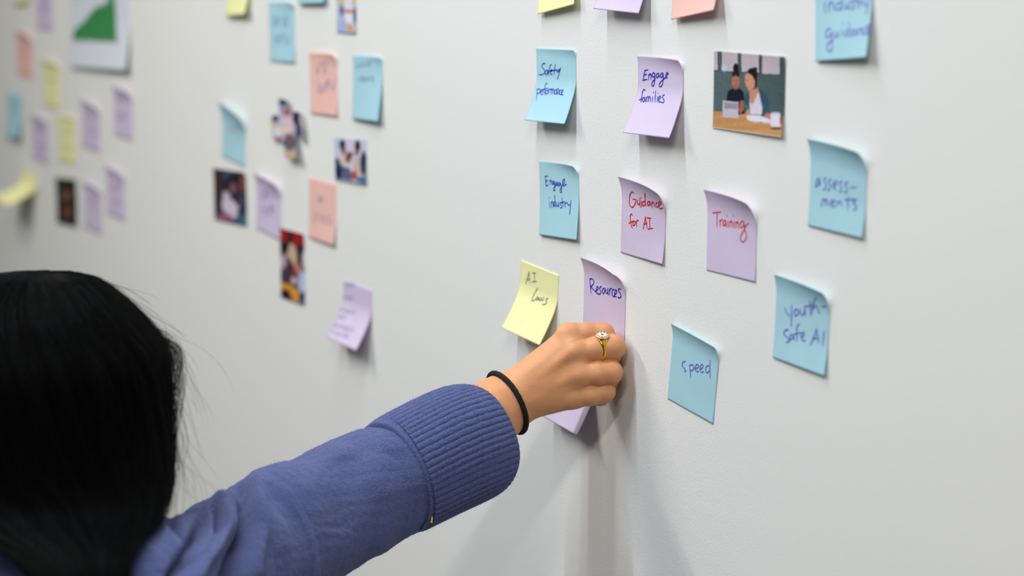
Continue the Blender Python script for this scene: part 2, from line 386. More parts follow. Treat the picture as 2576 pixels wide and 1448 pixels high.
GUIDE = zs(*G_, [[(605,20),(608,115)], [(640,20),(640,108)], [(642,50),(665,15),(680,40),(680,100)], [(742,20),(710,35),(705,80),(730,85),(748,50)], [(752,-60),(750,92)], [(775,20),(780,70),(800,70),(810,15)], [(810,30),(815,80)],
  [(855,0),(830,20),(855,50),(850,75),(830,78)], [(880,-50),(880,70)], [(858,8),(905,2)], [(905,10),(908,68)], [(908,30),(928,8)], [(935,0),(945,40),(968,40)], [(985,-10),(972,60),(962,125)],
  [(655,248),(622,262),(612,310),(640,322),(662,280),(665,350),(668,420),(648,448),(625,425),(635,375),(680,340)], [(685,268),(690,318),(712,312),(718,268)], [(718,290),(724,322)], [(752,262),(758,312)], [(757,204),(760,210)],
  [(812,262),(785,275),(785,312),(812,300)], [(815,188),(820,260),(825,322)], [(868,252),(842,270),(845,305),(868,290),(872,260),(878,308)], [(895,250),(898,305)], [(898,270),(918,245),(928,270),(930,300)],
  [(970,235),(942,252),(942,292),(968,296)], [(972,275),(1010,250),(1000,212),(975,232),(972,280),(995,306),(1025,300)]])

# right-hand cluster ------------------------------------------------
note('yellow', 'yellow sticky note cut by the top edge, above the one reading Safety performance', (1350, -152), -7.0, group=GR, bot=(10, 16, .05))
note('lavender', 'lavender sticky note cut by the top edge, between the yellow and the salmon one', (1530, -172), 3.0, group=GR, bot=(28, 24, .05))
note('salmon', 'salmon sticky note cut by the top edge, above the photo of two women', (1690, -158), -5.5, group=GR, bot=(12, 24, .045))
note('blue', 'large-looking blue sticky note at upper right reading industry guidance', (2050, -74), -3.0, GUIDE, 'purple', 3.1, GR, bot=(3, 14, .06), top=(10, 20, .02))
note('blue', 'blue sticky note reading Safety performance, its lower half lifted off the wall', (1351, 120), .3, SAFETY, 'blue', 2.7, GR, bot=(30, 28, .048), top=(12, 30, .014))
note('lavender', 'lavender sticky note reading Engage families, its lower half lifted off the wall', (1606, 139), .8, FAMILIES, 'blue', 3.2, GR, bot=(32, 30, .05), top=(14, 46, .02))
note('blue', 'blue sticky note reading Engage industry, lying nearly flat', (1358, 404), -.8, INDUSTRY, 'blue', 3.0, GR, bot=(4, 8, .05), top=(3, 48, .02))
note('lavender', 'lavender sticky note with red writing Guidance for AI and a curled top', (1567, 439), 3.2, GUID, 'red', 3.2, GR, top=(30, 62, .034), bot=(0, 8, .03))
note('lavender', 'lavender sticky note with the red word Training and a curled top', (1782, 472), 2.2, TRAIN, 'red', 3.2, GR, top=(28, 56, .034), bot=(0, 2, .03))
note('blue', 'blue sticky note reading assessments across two lines, right of the Training note', (2043, 344), 3.4, ASSESS, 'purple', 3.1, GR, top=(30, 56, .03), bot=(2, 9, .03))
note('yellow', 'yellow sticky note reading AI Laws, hanging away from the wall beside the hand', (1312, 653), 6.5, LAWS, 'navy', 2.4, GR, bot=(36, 34, .054), top=(4, 4, .01))
note('lavender', 'lavender sticky note reading Resources, being pressed on by the hand', (1472, 642), 3.4, RES, 'blue', 3.4, GR, top=(32, 68, .032), bot=(0, 4, .02))
note('lavender', 'lavender sticky note without visible writing, mostly hidden under the hand', (1404, 866), 8.0, None, group=GR, bot=(30, 34, .052))
note('blue', 'blue sticky note with the single word speed, right of the hand', (1697, 809), 9.2, SPEED, 'purple', 2.9, GR, top=(30, 42, .022), bot=(0, 3, .02))
note('blue', 'blue sticky note reading youth-safe AI, lowest at the far right', (1957, 685), 4.6, YOUTH, 'purple', 3.5, GR, top=(26, 50, .028), bot=(3, 9, .03))

# middle cluster ------------------------------------------------------
note('yellow', 'yellow sticky note cut by the top edge above the blue ones, middle cluster', (570, -105), -1.0, group=GM, bot=(8, 20, .05), n=12)
note('blue', 'blue sticky note of which only the bottom edge shows at the top of the picture', (754, -146), -.5, group=GM, bot=(8, 12, .05), n=12)
note('blue', 'blue sticky note with two lines of purple script under the yellow one, middle cluster', (677, 3), .4, scribble([(686, 54, 726, 54, 20), (692, 98, 728, 100, 20)], 1), 'purple', 3, GM, top=(4, 30, .02), bot=(1, 5, .03), n=14)
note('salmon', 'salmon sticky note with two slanted lines of purple script, left of a blue one', (780, 130), .3, scribble([(794, 180, 824, 166, 26), (796, 224, 842, 212, 24)], 2), 'purple', 3, GM, top=(10, 34, .024), bot=(1, 6, .03), n=14)
note('blue', 'blue sticky note with faint grey script at the right of the salmon one, middle cluster', (889, 137), .6, scribble([(896, 166, 938, 160, 12), (902, 200, 948, 198, 12)], 3), 'faint', 2, GM, top=(3, 30, .016), bot=(4, 12, .06), n=14)
note('blue', 'blue sticky note with one faint pink word and strongly curled top, above the dark photo', (562, 252), 7.0, scribble([(572, 330, 608, 316, 18)], 4), 'rose', 2.2, GM, top=(32, 52, .045), bot=(0, 4, .02), n=14)
note('lavender', 'lavender sticky note with two lines of blue script, touching two printed photos', (648, 430), 6.0, scribble([(654, 486, 694, 488, 22), (660, 528, 700, 528, 20)], 5), 'purple', 3.2, GM, top=(34, 50, .03), bot=(0, 4, .02), n=14)
note('salmon', 'salmon sticky note with faint purple script, lying flat below the family photo', (779, 444), 3.2, scribble([(800, 502, 812, 500, 14), (788, 546, 834, 556, 18)], 6), 'faint', 3, GM, bot=(2, 8, .04), n=14)
note('lavender', 'lavender sticky note with small script, hanging off below the middle cluster', (866, 701), 4.6,
     scribble([(868, 716, 892, 716, 8), (864, 748, 886, 750, 8), (856, 778, 896, 788, 10), (850, 796, 874, 800, 8), (840, 816, 890, 830, 10), (834, 834, 876, 846, 10)], 7), 'faint', 1.6, GM, bot=(38, 36, .055), n=16)

# far left cluster ----------------------------------------------------
note('yellow', 'yellow sticky note cut by the top left corner of the picture', (32, -104), -2, group=GL, bot=(8, 12, .04), n=10)
note('lavender', 'lavender sticky note cut by the top edge between the yellow note and the chart', (92, -46), 2.0, scribble([(102, 16, 126, 14, 26)], 8), 'purple', 4, GL, n=10)
note('salmon', 'salmon sticky note, only one in the far left cluster', (44, 72), 4.5, scribble([(54, 128, 74, 128, 16)], 9), 'rose', 2, GL, top=(28, 46, .03), n=10)
note('yellow', 'yellow sticky note with a bright curled top, below left of the chart', (110, 146), 3.0, scribble([(118, 200, 146, 204, 8)], 10), 'faint', 1.4, GL, top=(34, 44, .024), n=10)
note('blue', 'blue sticky note at the left border, only blue one in the far left cluster', (19, 232), 1.0, None, group=GL, bot=(10, 20, .05), n=10)
note('lavender', 'lavender sticky note between the blue one and the yellow one, far left cluster', (82, 283), 4.0, scribble([(88, 320, 110, 322, 14), (94, 370, 114, 370, 20)], 11), 'purple', 3, GL, top=(30, 44, .026), n=10)
note('yellow', 'yellow sticky note beside two lavender ones, directly above the black photo', (147, 284), 1.5, scribble([(154, 330, 184, 332, 10), (156, 370, 184, 372, 10)], 12), 'faint', 1.4, GL, top=(16, 34, .02), n=10)
note('lavender', 'lavender sticky note right of the lower yellow one, densely written', (208, 245), 5.0, scribble([(214, 290, 240, 292, 22), (220, 330, 246, 330, 20)], 13), 'purple', 2.6, GL, top=(32, 50, .028), n=10)
note('lavender', 'lavender sticky note directly under the right corner of the chart', (288, 212), 4.5, scribble([(292, 244, 318, 248, 16), (294, 292, 320, 290, 18)], 14), 'purple', 3.4, GL, top=(30, 46, .026), n=10)
note('yellow', 'yellow sticky note folded sharply out from the wall at the left border', (56, 424), 6.0, None, group=GL, bot=(92, 88, .066), n=12)
note('lavender', 'lavender sticky note just right of the black photo', (213, 450), 5.0, scribble([(220, 506, 244, 506, 20)], 15), 'purple', 2.6, GL, top=(30, 44, .026), n=10)
note('lavender', 'lavender sticky note with red script, lowest right of the far left cluster', (269, 412), 4.5, scribble([(278, 470, 304, 470, 18), (284, 508, 308, 508, 16)], 16), 'rose', 2.4, GL, top=(32, 48, .026), n=10)
# ------------------------------------------------------------------ printed photographs and the chart
M_print = mat('printed_paper', (255, 255, 255), 0.35, attr='print', spec=0.4)

class Paint:
    def __init__(s, sheet, ox, oy, k, bg):
        pp = proj(sheet.V); s.x = (pp[..., 0] - ox) * k; s.y = (pp[..., 1] - oy) * k
        s.c = np.zeros(s.x.shape + (3,)) + np.array(bg, float)
        s.u = np.linspace(0, 1, s.x.shape[0])[:, None] + 0 * s.x; s.v = np.linspace(0, 1, s.x.shape[1])[None] + 0 * s.x
    def mix(s, a, col):
        a = np.clip(a, 0, 1)[..., None]; s.c = s.c * (1 - a) + np.array(col, float) * a
    def ell(s, cx, cy, rx, ry, col, soft=.12, rot=0, al=1):
        c, n = math.cos(R_(rot)), math.sin(R_(rot)); dx, dy = s.x - cx, s.y - cy
        q = np.sqrt(((dx * c + dy * n) / rx) ** 2 + ((-dx * n + dy * c) / ry) ** 2)
        s.mix(al * (1 - q) / soft + .5 * al, col)
    def inside(s, pts):
        r = np.zeros(s.x.shape, bool); n = len(pts)
        for i in range(n):
            (x1, y1), (x2, y2) = pts[i], pts[(i + 1) % n]
            if y1 == y2: continue
            cnd = ((y1 > s.y) != (y2 > s.y)) & (s.x < (x2 - x1) * (s.y - y1) / (y2 - y1) + x1)
            r ^= cnd
        return r
    def poly(s, pts, col, al=1): s.mix(s.inside(pts) * float(al), col)
    def noise(s, amt, k=3):
        n = rng.normal(0, 1, (s.x.shape[0] // k + 2, s.x.shape[1] // k + 2)).repeat(k, 0).repeat(k, 1)[:s.x.shape[0], :s.x.shape[1]]
        s.c += amt * n[..., None]

def printed(name, label, cat, tl, tr, bl, n, paintfn, zoom, bg, group=None, mask=None, part='print_sheet', **kw):
    a, b, c = W(*tl), W(*tr), W(*bl)
    e = b - a; rot = math.degrees(math.atan2(-e[2], e[0]))
    s = Sheet(tl, rot, w=float(np.linalg.norm(e)), h=float(np.linalg.norm(c - a)), n=n, seed=tl[0], **kw)
    p = Paint(s, *zoom, bg); paintfn(p)
    root = empty(name, tuple(s.V[n, n]), label, cat, group)
    mk = p.inside(mask) if mask else None
    sheet_mesh(part, s, M_print, root, colour=np.clip(p.c, 0, 255), mask=mk)
    return s

def ph_women(p):
    p.mix(np.clip((p.x - 500) / 700, 0, 1) * .7, (58, 72, 78))
    for (x0, x1, y1) in ((-20, 135, 412), (190, 405, 430), (455, 690, 440), (735, 970, 468)):
        p.poly([(x0 - 14, 100), (x1 + 16, 100), (x1 + 20, y1 + 16), (x0 - 16, y1 + 4)], (50, 52, 56))
        p.poly([(x0, 100), (x1, 100), (x1 + 4, y1), (x0 + 2, y1 - 10)], (196, 182, 190))
    p.ell(225, 380, 40, 50, (190, 200, 222), .8)
    p.poly([(60, 962), (500, 990), (1080, 1050), (1080, 1400), (60, 1400)], (190, 138, 88))
    p.mix(.35 * ((np.sin(p.y * .055 + p.x * .004) > .2) & (p.y > 980 + (p.x - 90) * .08)), (212, 164, 112))
    # girl in the dark shirt
    p.poly([(250, 820), (275, 690), (340, 655), (430, 655), (485, 700), (500, 830), (500, 1000), (420, 1010), (260, 830)], (24, 28, 44))
    p.ell(380, 560, 52, 108, (176, 112, 88)); p.ell(378, 640, 34, 34, (150, 92, 72), .4)
    p.ell(380, 385, 36, 68, (22, 20, 24)); p.ell(382, 470, 52, 40, (30, 24, 26), .3); p.ell(380, 560, 42, 80, (182, 118, 92), .5)
    p.ell(362, 545, 12, 5, (80, 45, 38), .6); p.ell(402, 545, 12, 5, (80, 45, 38), .6); p.ell(384, 612, 18, 7, (150, 70, 66), .6)
    p.poly([(440, 820), (490, 820), (490, 950), (440, 1000), (420, 960)], (160, 100, 76))
    # woman in the patterned jacket
    p.poly([(500, 760), (560, 690), (690, 650), (790, 720), (830, 860), (850, 1000), (780, 1040), (520, 1000), (490, 900)], (54, 92, 106))
    p.mix(.4 * (p.inside([(500, 760), (560, 690), (690, 650), (790, 720), (830, 860), (850, 1000), (780, 1040), (520, 1000)]) & (np.sin(p.x * .16 + p.y * .1) * np.sin(p.y * .17 - p.x * .05) > .2)), (20, 32, 44))
    p.poly([(565, 700), (680, 660), (690, 700), (735, 900), (730, 1010), (580, 1010), (565, 870)], (216, 206, 220))
    p.poly([(560, 690), (680, 650), (690, 690), (620, 850), (600, 875), (575, 860)], (204, 142, 116))
    p.ell(600, 470, 74, 90, (30, 22, 24)); p.ell(640, 400, 34, 32, (28, 20, 22)); p.ell(640, 560, 30, 90, (40, 28, 28), .3)
    p.poly([(505, 470), (540, 445), (600, 480), (640, 560), (630, 640), (560, 690), (525, 640), (503, 560)], (206, 148, 126))
    p.ell(530, 550, 12, 6, (90, 50, 46), .6); p.ell(545, 640, 16, 8, (176, 84, 84), .6); p.ell(590, 590, 26, 30, (214, 140, 118), .9)
    p.ell(548, 985, 28, 50, (206, 140, 116)); p.poly([(505, 880), (530, 870), (550, 930), (535, 950)], (60, 140, 90))
    p.ell(812, 1030, 42, 42, (200, 120, 106))
    # laptop, papers, mug
    p.poly([(203, 820), (415, 838), (415, 1062), (203, 1040)], (196, 186, 204)); p.poly([(222, 845), (405, 858), (400, 940), (225, 925)], (158, 144, 156))
    p.poly([(525, 1020), (700, 1020), (845, 1075), (840, 1130), (600, 1110), (530, 1070)], (226, 218, 226)); p.poly([(590, 1098), (830, 1118), (828, 1126), (590, 1106)], (120, 110, 120))
    p.poly([(850, 985), (980, 1000), (978, 1190), (850, 1165)], (220, 214, 228)); p.ell(915, 993, 65, 16, (200, 192, 208)); p.ell(930, 1195, 80, 18, (90, 60, 52), .5)
    p.ell(995, 1080, 20, 60, (120, 80, 70), .4)
    p.noise(3, 4)
    edge = (p.v < .012) | (p.u < .006); p.mix(edge * .8, (238, 232, 222)); p.mix((p.v > .985) * .7, (232, 226, 218))
def ph_orange(p):
    p.poly([(1100, -400), (1160, -400), (1165, 180), (1110, 170)], (228, 228, 236)); p.ell(1085, 10, 16, 34, (222, 196, 90), .4); p.ell(1180, 0, 14, 30, (226, 190, 90), .4)
    p.poly([(1100, 70), (1180, 78), (1190, 100), (1110, 98)], (206, 106, 90)); p.ell(1190, 120, 14, 60, (52, 60, 96), .5); p.ell(1085, 80, 14, 40, (80, 92, 150), .6)
    p.ell(1148, 215, 26, 26, (222, 162, 96), .4); p.ell(1090, 200, 30, 60, (168, 182, 222), .8)
    p.ell(1120, -180, 40, 50, (120, 80, 70), .4)
def ph_cross(p):
    p.ell(650, 800, 60, 60, (150, 160, 185), .5); p.ell(672, 850, 24, 34, (176, 84, 76), .4); p.ell(640, 775, 30, 26, (60, 60, 76), .5); p.ell(580, 895, 22, 28, (34, 36, 56), .4)
    p.ell(556, 960, 18, 36, (226, 208, 140), .5); p.ell(600, 1000, 36, 44, (214, 216, 234), .5); p.ell(604, 1052, 24, 18, (190, 80, 84), .5)
    p.ell(672, 930, 60, 50, (214, 190, 198), .6); p.ell(738, 890, 26, 60, (36, 38, 62), .4); p.ell(760, 985, 24, 60, (70, 60, 96), .5); p.ell(790, 920, 16, 60, (196, 186, 170), .6)
    p.ell(690, 1080, 40, 60, (46, 70, 84), .5); p.ell(690, 1080, 10, 44, (186, 104, 76), .5); p.ell(690, 1175, 50, 34, (206, 168, 138), .5); p.ell(660, 990, 50, 16, (232, 210, 160), .6)
def ph_family(p):
    p.ell(1060, 1080, 30, 40, (186, 206, 226), .8); p.ell(1160, 1090, 50, 70, (216, 206, 226), .8)
    p.poly([(1030, 1200), (1080, 1180), (1120, 1220), (1150, 1360), (1040, 1355)], (60, 74, 116)); p.poly([(1050, 1190), (1090, 1170), (1110, 1210), (1150, 1270), (1140, 1350)], (214, 196, 196))
    p.poly([(1090, 1260), (1150, 1280), (1165, 1370), (1080, 1362)], (92, 96, 130)); p.poly([(1175, 1200), (1240, 1195), (1262, 1360), (1165, 1360)], (200, 180, 168))
    p.ell(1250, 1240, 24, 90, (44, 50, 92), .4); p.ell(1090, 1100, 22, 40, (40, 34, 44), .3); p.ell(1098, 1140, 18, 30, (140, 92, 78), .4)
    p.ell(1205, 1110, 21, 46, (30, 30, 48), .3); p.ell(1198, 1155, 16, 28, (150, 96, 80), .4); p.ell(1134, 1195, 24, 40, (150, 84, 66), .4); p.ell(1155, 1175, 12, 22, (40, 36, 56), .5)
    p.ell(1178, 1330, 22, 34, (176, 70, 70), .5); p.poly([(1190, 1345), (1280, 1340), (1290, 1400), (1190, 1370)], (36, 104, 160)); p.ell(1060, 1310, 20, 50, (24, 36, 66), .5)
def ph_dark(p):
    p.ell(135, 170, 34, 110, (64, 40, 42), .6); p.ell(215, 110, 44, 40, (60, 84, 120), .7); p.ell(310, 160, 24, 80, (120, 76, 62), .5); p.ell(240, 160, 40, 60, (24, 24, 40), .5)
    p.poly([(175, 225), (215, 240), (240, 290), (275, 330), (268, 400), (245, 425), (200, 390), (160, 340)], (212, 198, 216)); p.ell(240, 205, 26, 42, (140, 84, 84), .5); p.ell(232, 255, 18, 30, (44, 54, 110), .5)
    p.ell(170, 410, 60, 34, (150, 92, 126), .6); p.ell(310, 440, 46, 60, (52, 104, 130), .6); p.ell(300, 300, 20, 60, (66, 80, 100), .6)
def ph_tall(p):
    p.poly([(560, 470), (760, 520), (740, 620), (680, 600), (640, 560), (570, 590)], (160, 26, 26)); p.ell(640, 540, 18, 40, (60, 16, 22), .5); p.ell(600, 630, 26, 50, (26, 20, 26), .4); p.ell(590, 720, 26, 60, (190, 170, 190), .6)
    p.poly([(640, 585), (675, 610), (690, 690), (670, 760), (640, 700), (615, 680)], (206, 176, 150)); p.ell(720, 650, 18, 50, (40, 26, 30), .5); p.ell(735, 700, 12, 60, (200, 190, 200), .5)
    p.ell(640, 790, 50, 50, (84, 48, 46), .5); p.ell(690, 760, 22, 40, (196, 120, 90), .5); p.ell(610, 820, 30, 40, (60, 56, 76), .5); p.ell(725, 860, 34, 90, (190, 196, 226), .6); p.ell(665, 850, 20, 30, (206, 180, 180), .5)
    p.poly([(575, 860), (640, 880), (700, 925), (705, 1010), (660, 1000), (650, 960), (580, 930)], (224, 150, 52)); p.ell(605, 945, 36, 34, (24, 24, 40), .4); p.ell(730, 975, 24, 40, (30, 40, 80), .5); p.ell(715, 1015, 30, 16, (60, 150, 180), .5)
def ph_faces(p):
    p.ell(380, 1108, 28, 34, (128, 72, 44), .6); p.ell(385, 1205, 30, 34, (122, 66, 44), .6); p.ell(372, 1070, 34, 20, (30, 24, 22), .5); p.ell(370, 1100, 8, 8, (50, 30, 24), .6)
    p.mix((p.v > .9) * .5, (60, 78, 100)); p.mix((p.u < .08) * .5, (44, 56, 76))
def ph_chart(p):
    pts = [(410, 228), (418, 180), (432, 160), (470, 128), (505, 88), (540, 42), (575, 34), (610, 10), (622, -40), (632, -90), (645, -150), (648, -150), (665, 236)]
    p.poly(pts, (58, 140, 78)); p.mix(.25 * (p.inside(pts) & (np.sin(p.x * .35) > .4)), (96, 168, 112))
    p.mix(.8 * ((abs(p.y - 238) < 3) & (p.x > 405) & (p.x < 675)), (150, 155, 165))
    for k in range(8): p.mix(.5 * ((abs(p.y - (-300 + k * 45)) < 2) & (p.x > 400) & (p.x < 640)), (196, 202, 214))

GP = 'printed photos on the wall'
printed('printed_photo', 'square colour print of two women at a wooden table with a tablet', 'photo', (1797, 126), (1978, 141), (1798, 322), 90, ph_women, (1780, 100, 5.363), (86, 104, 104), GP, bot=(2, 10, .03), top=(3, 8, .02))
printed('printed_photo', 'narrow photo cut by the top edge with an orange spot', 'photo', (846, -80), (895, -80), (852, 82), 20, ph_orange, (500, 0, 3.016), (190, 198, 222), GP, top=(0, 0, .02), bot=(2, 6, .03))
CROSS = [(600, 748), (650, 750), (700, 780), (715, 840), (765, 846), (795, 870), (810, 1074), (760, 1060), (735, 1000), (738, 1212), (650, 1192), (640, 1082), (560, 1060), (538, 935), (560, 866), (612, 876)]
printed('photo_cutout', 'cross-shaped cut-out collage of several people, left of the salmon note', 'photo', (676, 245), (772, 250), (682, 402), 40, ph_cross, (500, 0, 3.016), (176, 170, 190), GP, mask=CROSS, top=(0, 0, .02), bot=(6, 16, .08))
printed('printed_photo', 'photo of a family of three in front of a pale wall', 'photo', (842, 344), (922, 351), (848, 452), 26, ph_family, (500, 0, 3.016), (206, 206, 224), GP, bot=(2, 8, .04))
printed('printed_photo', 'dark photo of a person in white, left of a lavender note', 'photo', (537, 422), (619, 433), (543, 553), 26, ph_dark, (500, 400, 2.784), (36, 30, 42), GP, bot=(1, 6, .03), top=(6, 12, .02))
printed('printed_photo', 'tall narrow photo with red at its top and orange near its bottom', 'photo', (705, 572), (766, 588), (705, 746), 26, ph_tall, (500, 400, 2.784), (60, 40, 46), GP, bot=(1, 6, .03), top=(4, 8, .02))
printed('printed_photo', 'small black photo with two brown faces in the far left cluster', 'photo', (140, 446), (192, 452), (146, 560), 20, ph_faces, (0, 0, 2.2615), (14, 14, 16), GP, bot=(2, 8, .04))
printed('chart_page', 'white printed page with a green rising area chart at the top left', 'chart', (171, -180), (320, -193), (184, 168), 60, ph_chart, (0, 0, 2.2615), (226, 230, 240), None, top=(0, 0, .02), bot=(6, 12, .08))

# ------------------------------------------------------------------ implicit-surface modelling
class Field:
    def __init__(s, lo, hi, h, fr=None):
        s.lo = np.array(lo, float); s.h = h
        s.n = np.ceil((np.array(hi) - s.lo) / h).astype(int) + 1
        s.F = np.full(tuple(s.n), 0.5, np.float32)
        s.R = np.eye(3) if fr is None else np.asarray(fr)      # rows: local axes in world
    def loc(s, p): return s.R @ np.asarray(p, float)
    def _box(s, lo, hi):
        a = np.maximum(((lo - s.lo) / s.h).astype(int) - 1, 0); b = np.minimum(((hi - s.lo) / s.h).astype(int) + 2, s.n)
        if (b <= a).any(): return None
        sl = tuple(slice(int(x), int(y)) for x, y in zip(a, b))
        ax = [(s.lo[i] + np.arange(a[i], b[i]) * s.h).astype(np.float32) for i in range(3)]
        return sl, ax
    def _mix(s, sl, d, k, sub):
        f = s.F[sl]
        if sub:
            d = -d; hh = np.clip(.5 - .5 * (f - d) / k, 0, 1) if k else (d > f) * 1.0
            s.F[sl] = f + (d - f) * hh + k * hh * (1 - hh)
        else:
            hh = np.clip(.5 + .5 * (f - d) / k, 0, 1)
            s.F[sl] = f + (d - f) * hh - k * hh * (1 - hh)
    def cone(s, a, b, ra, rb, k=.005, sub=False):
        a, b = s.loc(a), s.loc(b); m_ = max(ra, rb) + k * 1.5 + .004
        r = s._box(np.minimum(a, b) - m_, np.maximum(a, b) + m_)
        if r is None: return
        sl, ax = r; ab = b - a; L2 = ab @ ab + 1e-12
        X, Y, Z = ax[0][:, None, None] - a[0], ax[1][None, :, None] - a[1], ax[2][None, None] - a[2]
        t = np.clip((X * ab[0] + Y * ab[1] + Z * ab[2]) / L2, 0, 1)
        d = np.sqrt((X - t * ab[0]) ** 2 + (Y - t * ab[1]) ** 2 + (Z - t * ab[2]) ** 2) - (ra + (rb - ra) * t)
        s._mix(sl, d, k, sub)
    def ell(s, c, axes, k=.01, sub=False):
        """axes: 3 world vectors whose lengths are the radii"""
        c = s.loc(c); A = np.array([s.loc(v) for v in axes]); rr = np.linalg.norm(A, axis=1); U = A / rr[:, None]
        m_ = rr.max() + k * 1.5 + .004
        r = s._box(c - m_, c + m_)
        if r is None: return
        sl, ax = r
        X, Y, Z = ax[0][:, None, None] - c[0], ax[1][None, :, None] - c[1], ax[2][None, None] - c[2]
        q = [(X * U[i, 0] + Y * U[i, 1] + Z * U[i, 2]) for i in range(3)]
        k0 = np.sqrt(sum((q[i] / rr[i]) ** 2 for i in range(3))); k1 = np.sqrt(sum((q[i] / rr[i] ** 2) ** 2 for i in range(3)))
        s._mix(sl, (k0 * (k0 - 1) / (k1 + 1e-9)).astype(np.float32), k, sub)
    def nets(s):
        F = s.F; S = F < 0; n = F.shape
        C = [S[i:n[0] - 1 + i, j:n[1] - 1 + j, k:n[2] - 1 + k] for i in (0, 1) for j in (0, 1) for k in (0, 1)]
        cnt = sum(c.astype(np.int8) for c in C)
        act = (cnt > 0) & (cnt < 8); idx = np.full(act.shape, -1, np.int32)
        cells = np.argwhere(act); idx[act] = np.arange(len(cells))
        acc = np.zeros((len(cells), 3)); w = np.zeros(len(cells))
        cs = [(i, j, k) for i in (0, 1) for j in (0, 1) for k in (0, 1)]
        val = {c: F[cells[:, 0] + c[0], cells[:, 1] + c[1], cells[:, 2] + c[2]].astype(float) for c in cs}
        for c in cs:
            for a in range(3):
                if c[a]: continue
                e = list(c); e[a] = 1; e = tuple(e)
                va, vb = val[c], val[e]; x = (va < 0) != (vb < 0)
                t = np.where(x, va / np.where(va == vb, 1, va - vb), 0)
                pt = np.array(c, float)[None] + np.eye(3)[a][None] * t[:, None]
                acc[x] += pt[x]; w[x] += 1
        V = s.lo + (cells + acc / w[:, None]) * s.h
        Q = []
        for a in range(3):
            b, c = (a + 1) % 3, (a + 2) % 3
            sl0 = [slice(None)] * 3; sl1 = [slice(None)] * 3
            sl0[a] = slice(0, n[a] - 1); sl1[a] = slice(1, n[a])
            x = S[tuple(sl0)] != S[tuple(sl1)]
            e = np.argwhere(x); e = e[(e[:, b] > 0) & (e[:, c] > 0) & (e[:, b] < n[b] - 1) & (e[:, c] < n[c] - 1)]
            ins = S[e[:, 0], e[:, 1], e[:, 2]]
            def g(db, dc):
                q = e.copy(); q[:, b] -= db; q[:, c] -= dc; return idx[q[:, 0], q[:, 1], q[:, 2]]
            q = np.stack([g(1, 1), g(0, 1), g(0, 0), g(1, 0)], -1)
            q[~ins] = q[~ins][:, ::-1]; Q.append(q)
        return V @ s.R, np.vstack(Q).astype(np.int32)

def relax(V, Q, it=2, lam=.5):
    e = np.vstack([Q[:, [0, 1]], Q[:, [1, 2]], Q[:, [2, 3]], Q[:, [3, 0]]]); n = len(V)
    e = np.vstack([e, e[:, ::-1]])
    cnt = np.bincount(e[:, 0], minlength=n)
    for _ in range(it):
        for l in (lam, -lam * .98):
            m_ = np.stack([np.bincount(e[:, 0], weights=V[e[:, 1], k], minlength=n) for k in range(3)], -1) / np.maximum(cnt, 1)[:, None]
            V = V + l * np.where(cnt[:, None] > 0, m_ - V, 0)
    return V

V3 = lambda *a: np.array(a, float)
# ------------------------------------------------------------------ the reaching right hand (dense) and forearm
PXM = 2.212 / CF
def PH(x, y, z, r=0):
    z += .042; p = P(x, y, z); need = r * PXM + .0012
    if -p[1] < need: p = P(x, y, z - (need + p[1]) / ray(x, y)[1])
    return p
def hc(F, a, b, ra, rb, k): F.cone(PH(*a, ra), PH(*b, rb), ra * PXM, rb * PXM, k)
ARM = (PH(1285, 1008, 2.172), P(985, 1204, 2.155), P(640, 1375, 2.065), P(300, 1500, 1.83))     # wrist, mid forearm, elbow, shoulder
ARM = (ARM[0], ARM[1], ARM[2], np.array([0.285, -0.575, 1.335]))
fd = ARM[1] - ARM[0]; fd /= np.linalg.norm(fd)                  # forearm axis, away from the hand
f2 = np.cross(fd, [0, 0, 1.0]); f2 /= np.linalg.norm(f2); f3 = np.cross(fd, f2)
FR = np.array([fd, f2, f3])
cw = FR @ ARM[0]
lo = cw + V3(-.19, -.075, -.10); hi = cw + V3(.075, .085, .085)
H = Field(lo, hi, .00105, FR)
# metacarpals and back of the hand
hc(H, (1268, 974, 2.176), (1432, 845, 2.172), 27, 27, .001)
hc(H, (1280, 995, 2.170), (1448, 886, 2.163), 28, 27, .012)
hc(H, (1292, 1018, 2.170), (1460, 944, 2.162), 28, 27, .012)
hc(H, (1300, 1034, 2.174), (1446, 1000, 2.167), 27, 26, .012)
# palm side
hc(H, (1275, 990, 2.188), (1430, 890, 2.192), 26, 24, .014)
hc(H, (1300, 1028, 2.188), (1440, 975, 2.190), 27, 26, .014)
# fill between the metacarpals so the back of the hand is one smooth plane
hc(H, (1300, 975, 2.166), (1425, 872, 2.166), 19, 19, .012)
hc(H, (1310, 1000, 2.166), (1440, 920, 2.166), 21, 20, .012)
hc(H, (1315, 1020, 2.170), (1438, 972, 2.169), 21, 20, .012)
# knuckle heads
hc(H, (1430, 841, 2.169), (1440, 839, 2.169), 26, 25, .008)
hc(H, (1447, 882, 2.1595), (1456, 881, 2.1595), 21, 20, .012)
hc(H, (1458, 940, 2.1595), (1466, 939, 2.1595), 20, 19, .012)
# tendon over the middle metacarpal, faint ones beside it
hc(H, (1345, 955, 2.1610), (1440, 884, 2.1535), 5, 8, .006)
hc(H, (1350, 990, 2.1625), (1450, 944, 2.1545), 4, 6, .006)
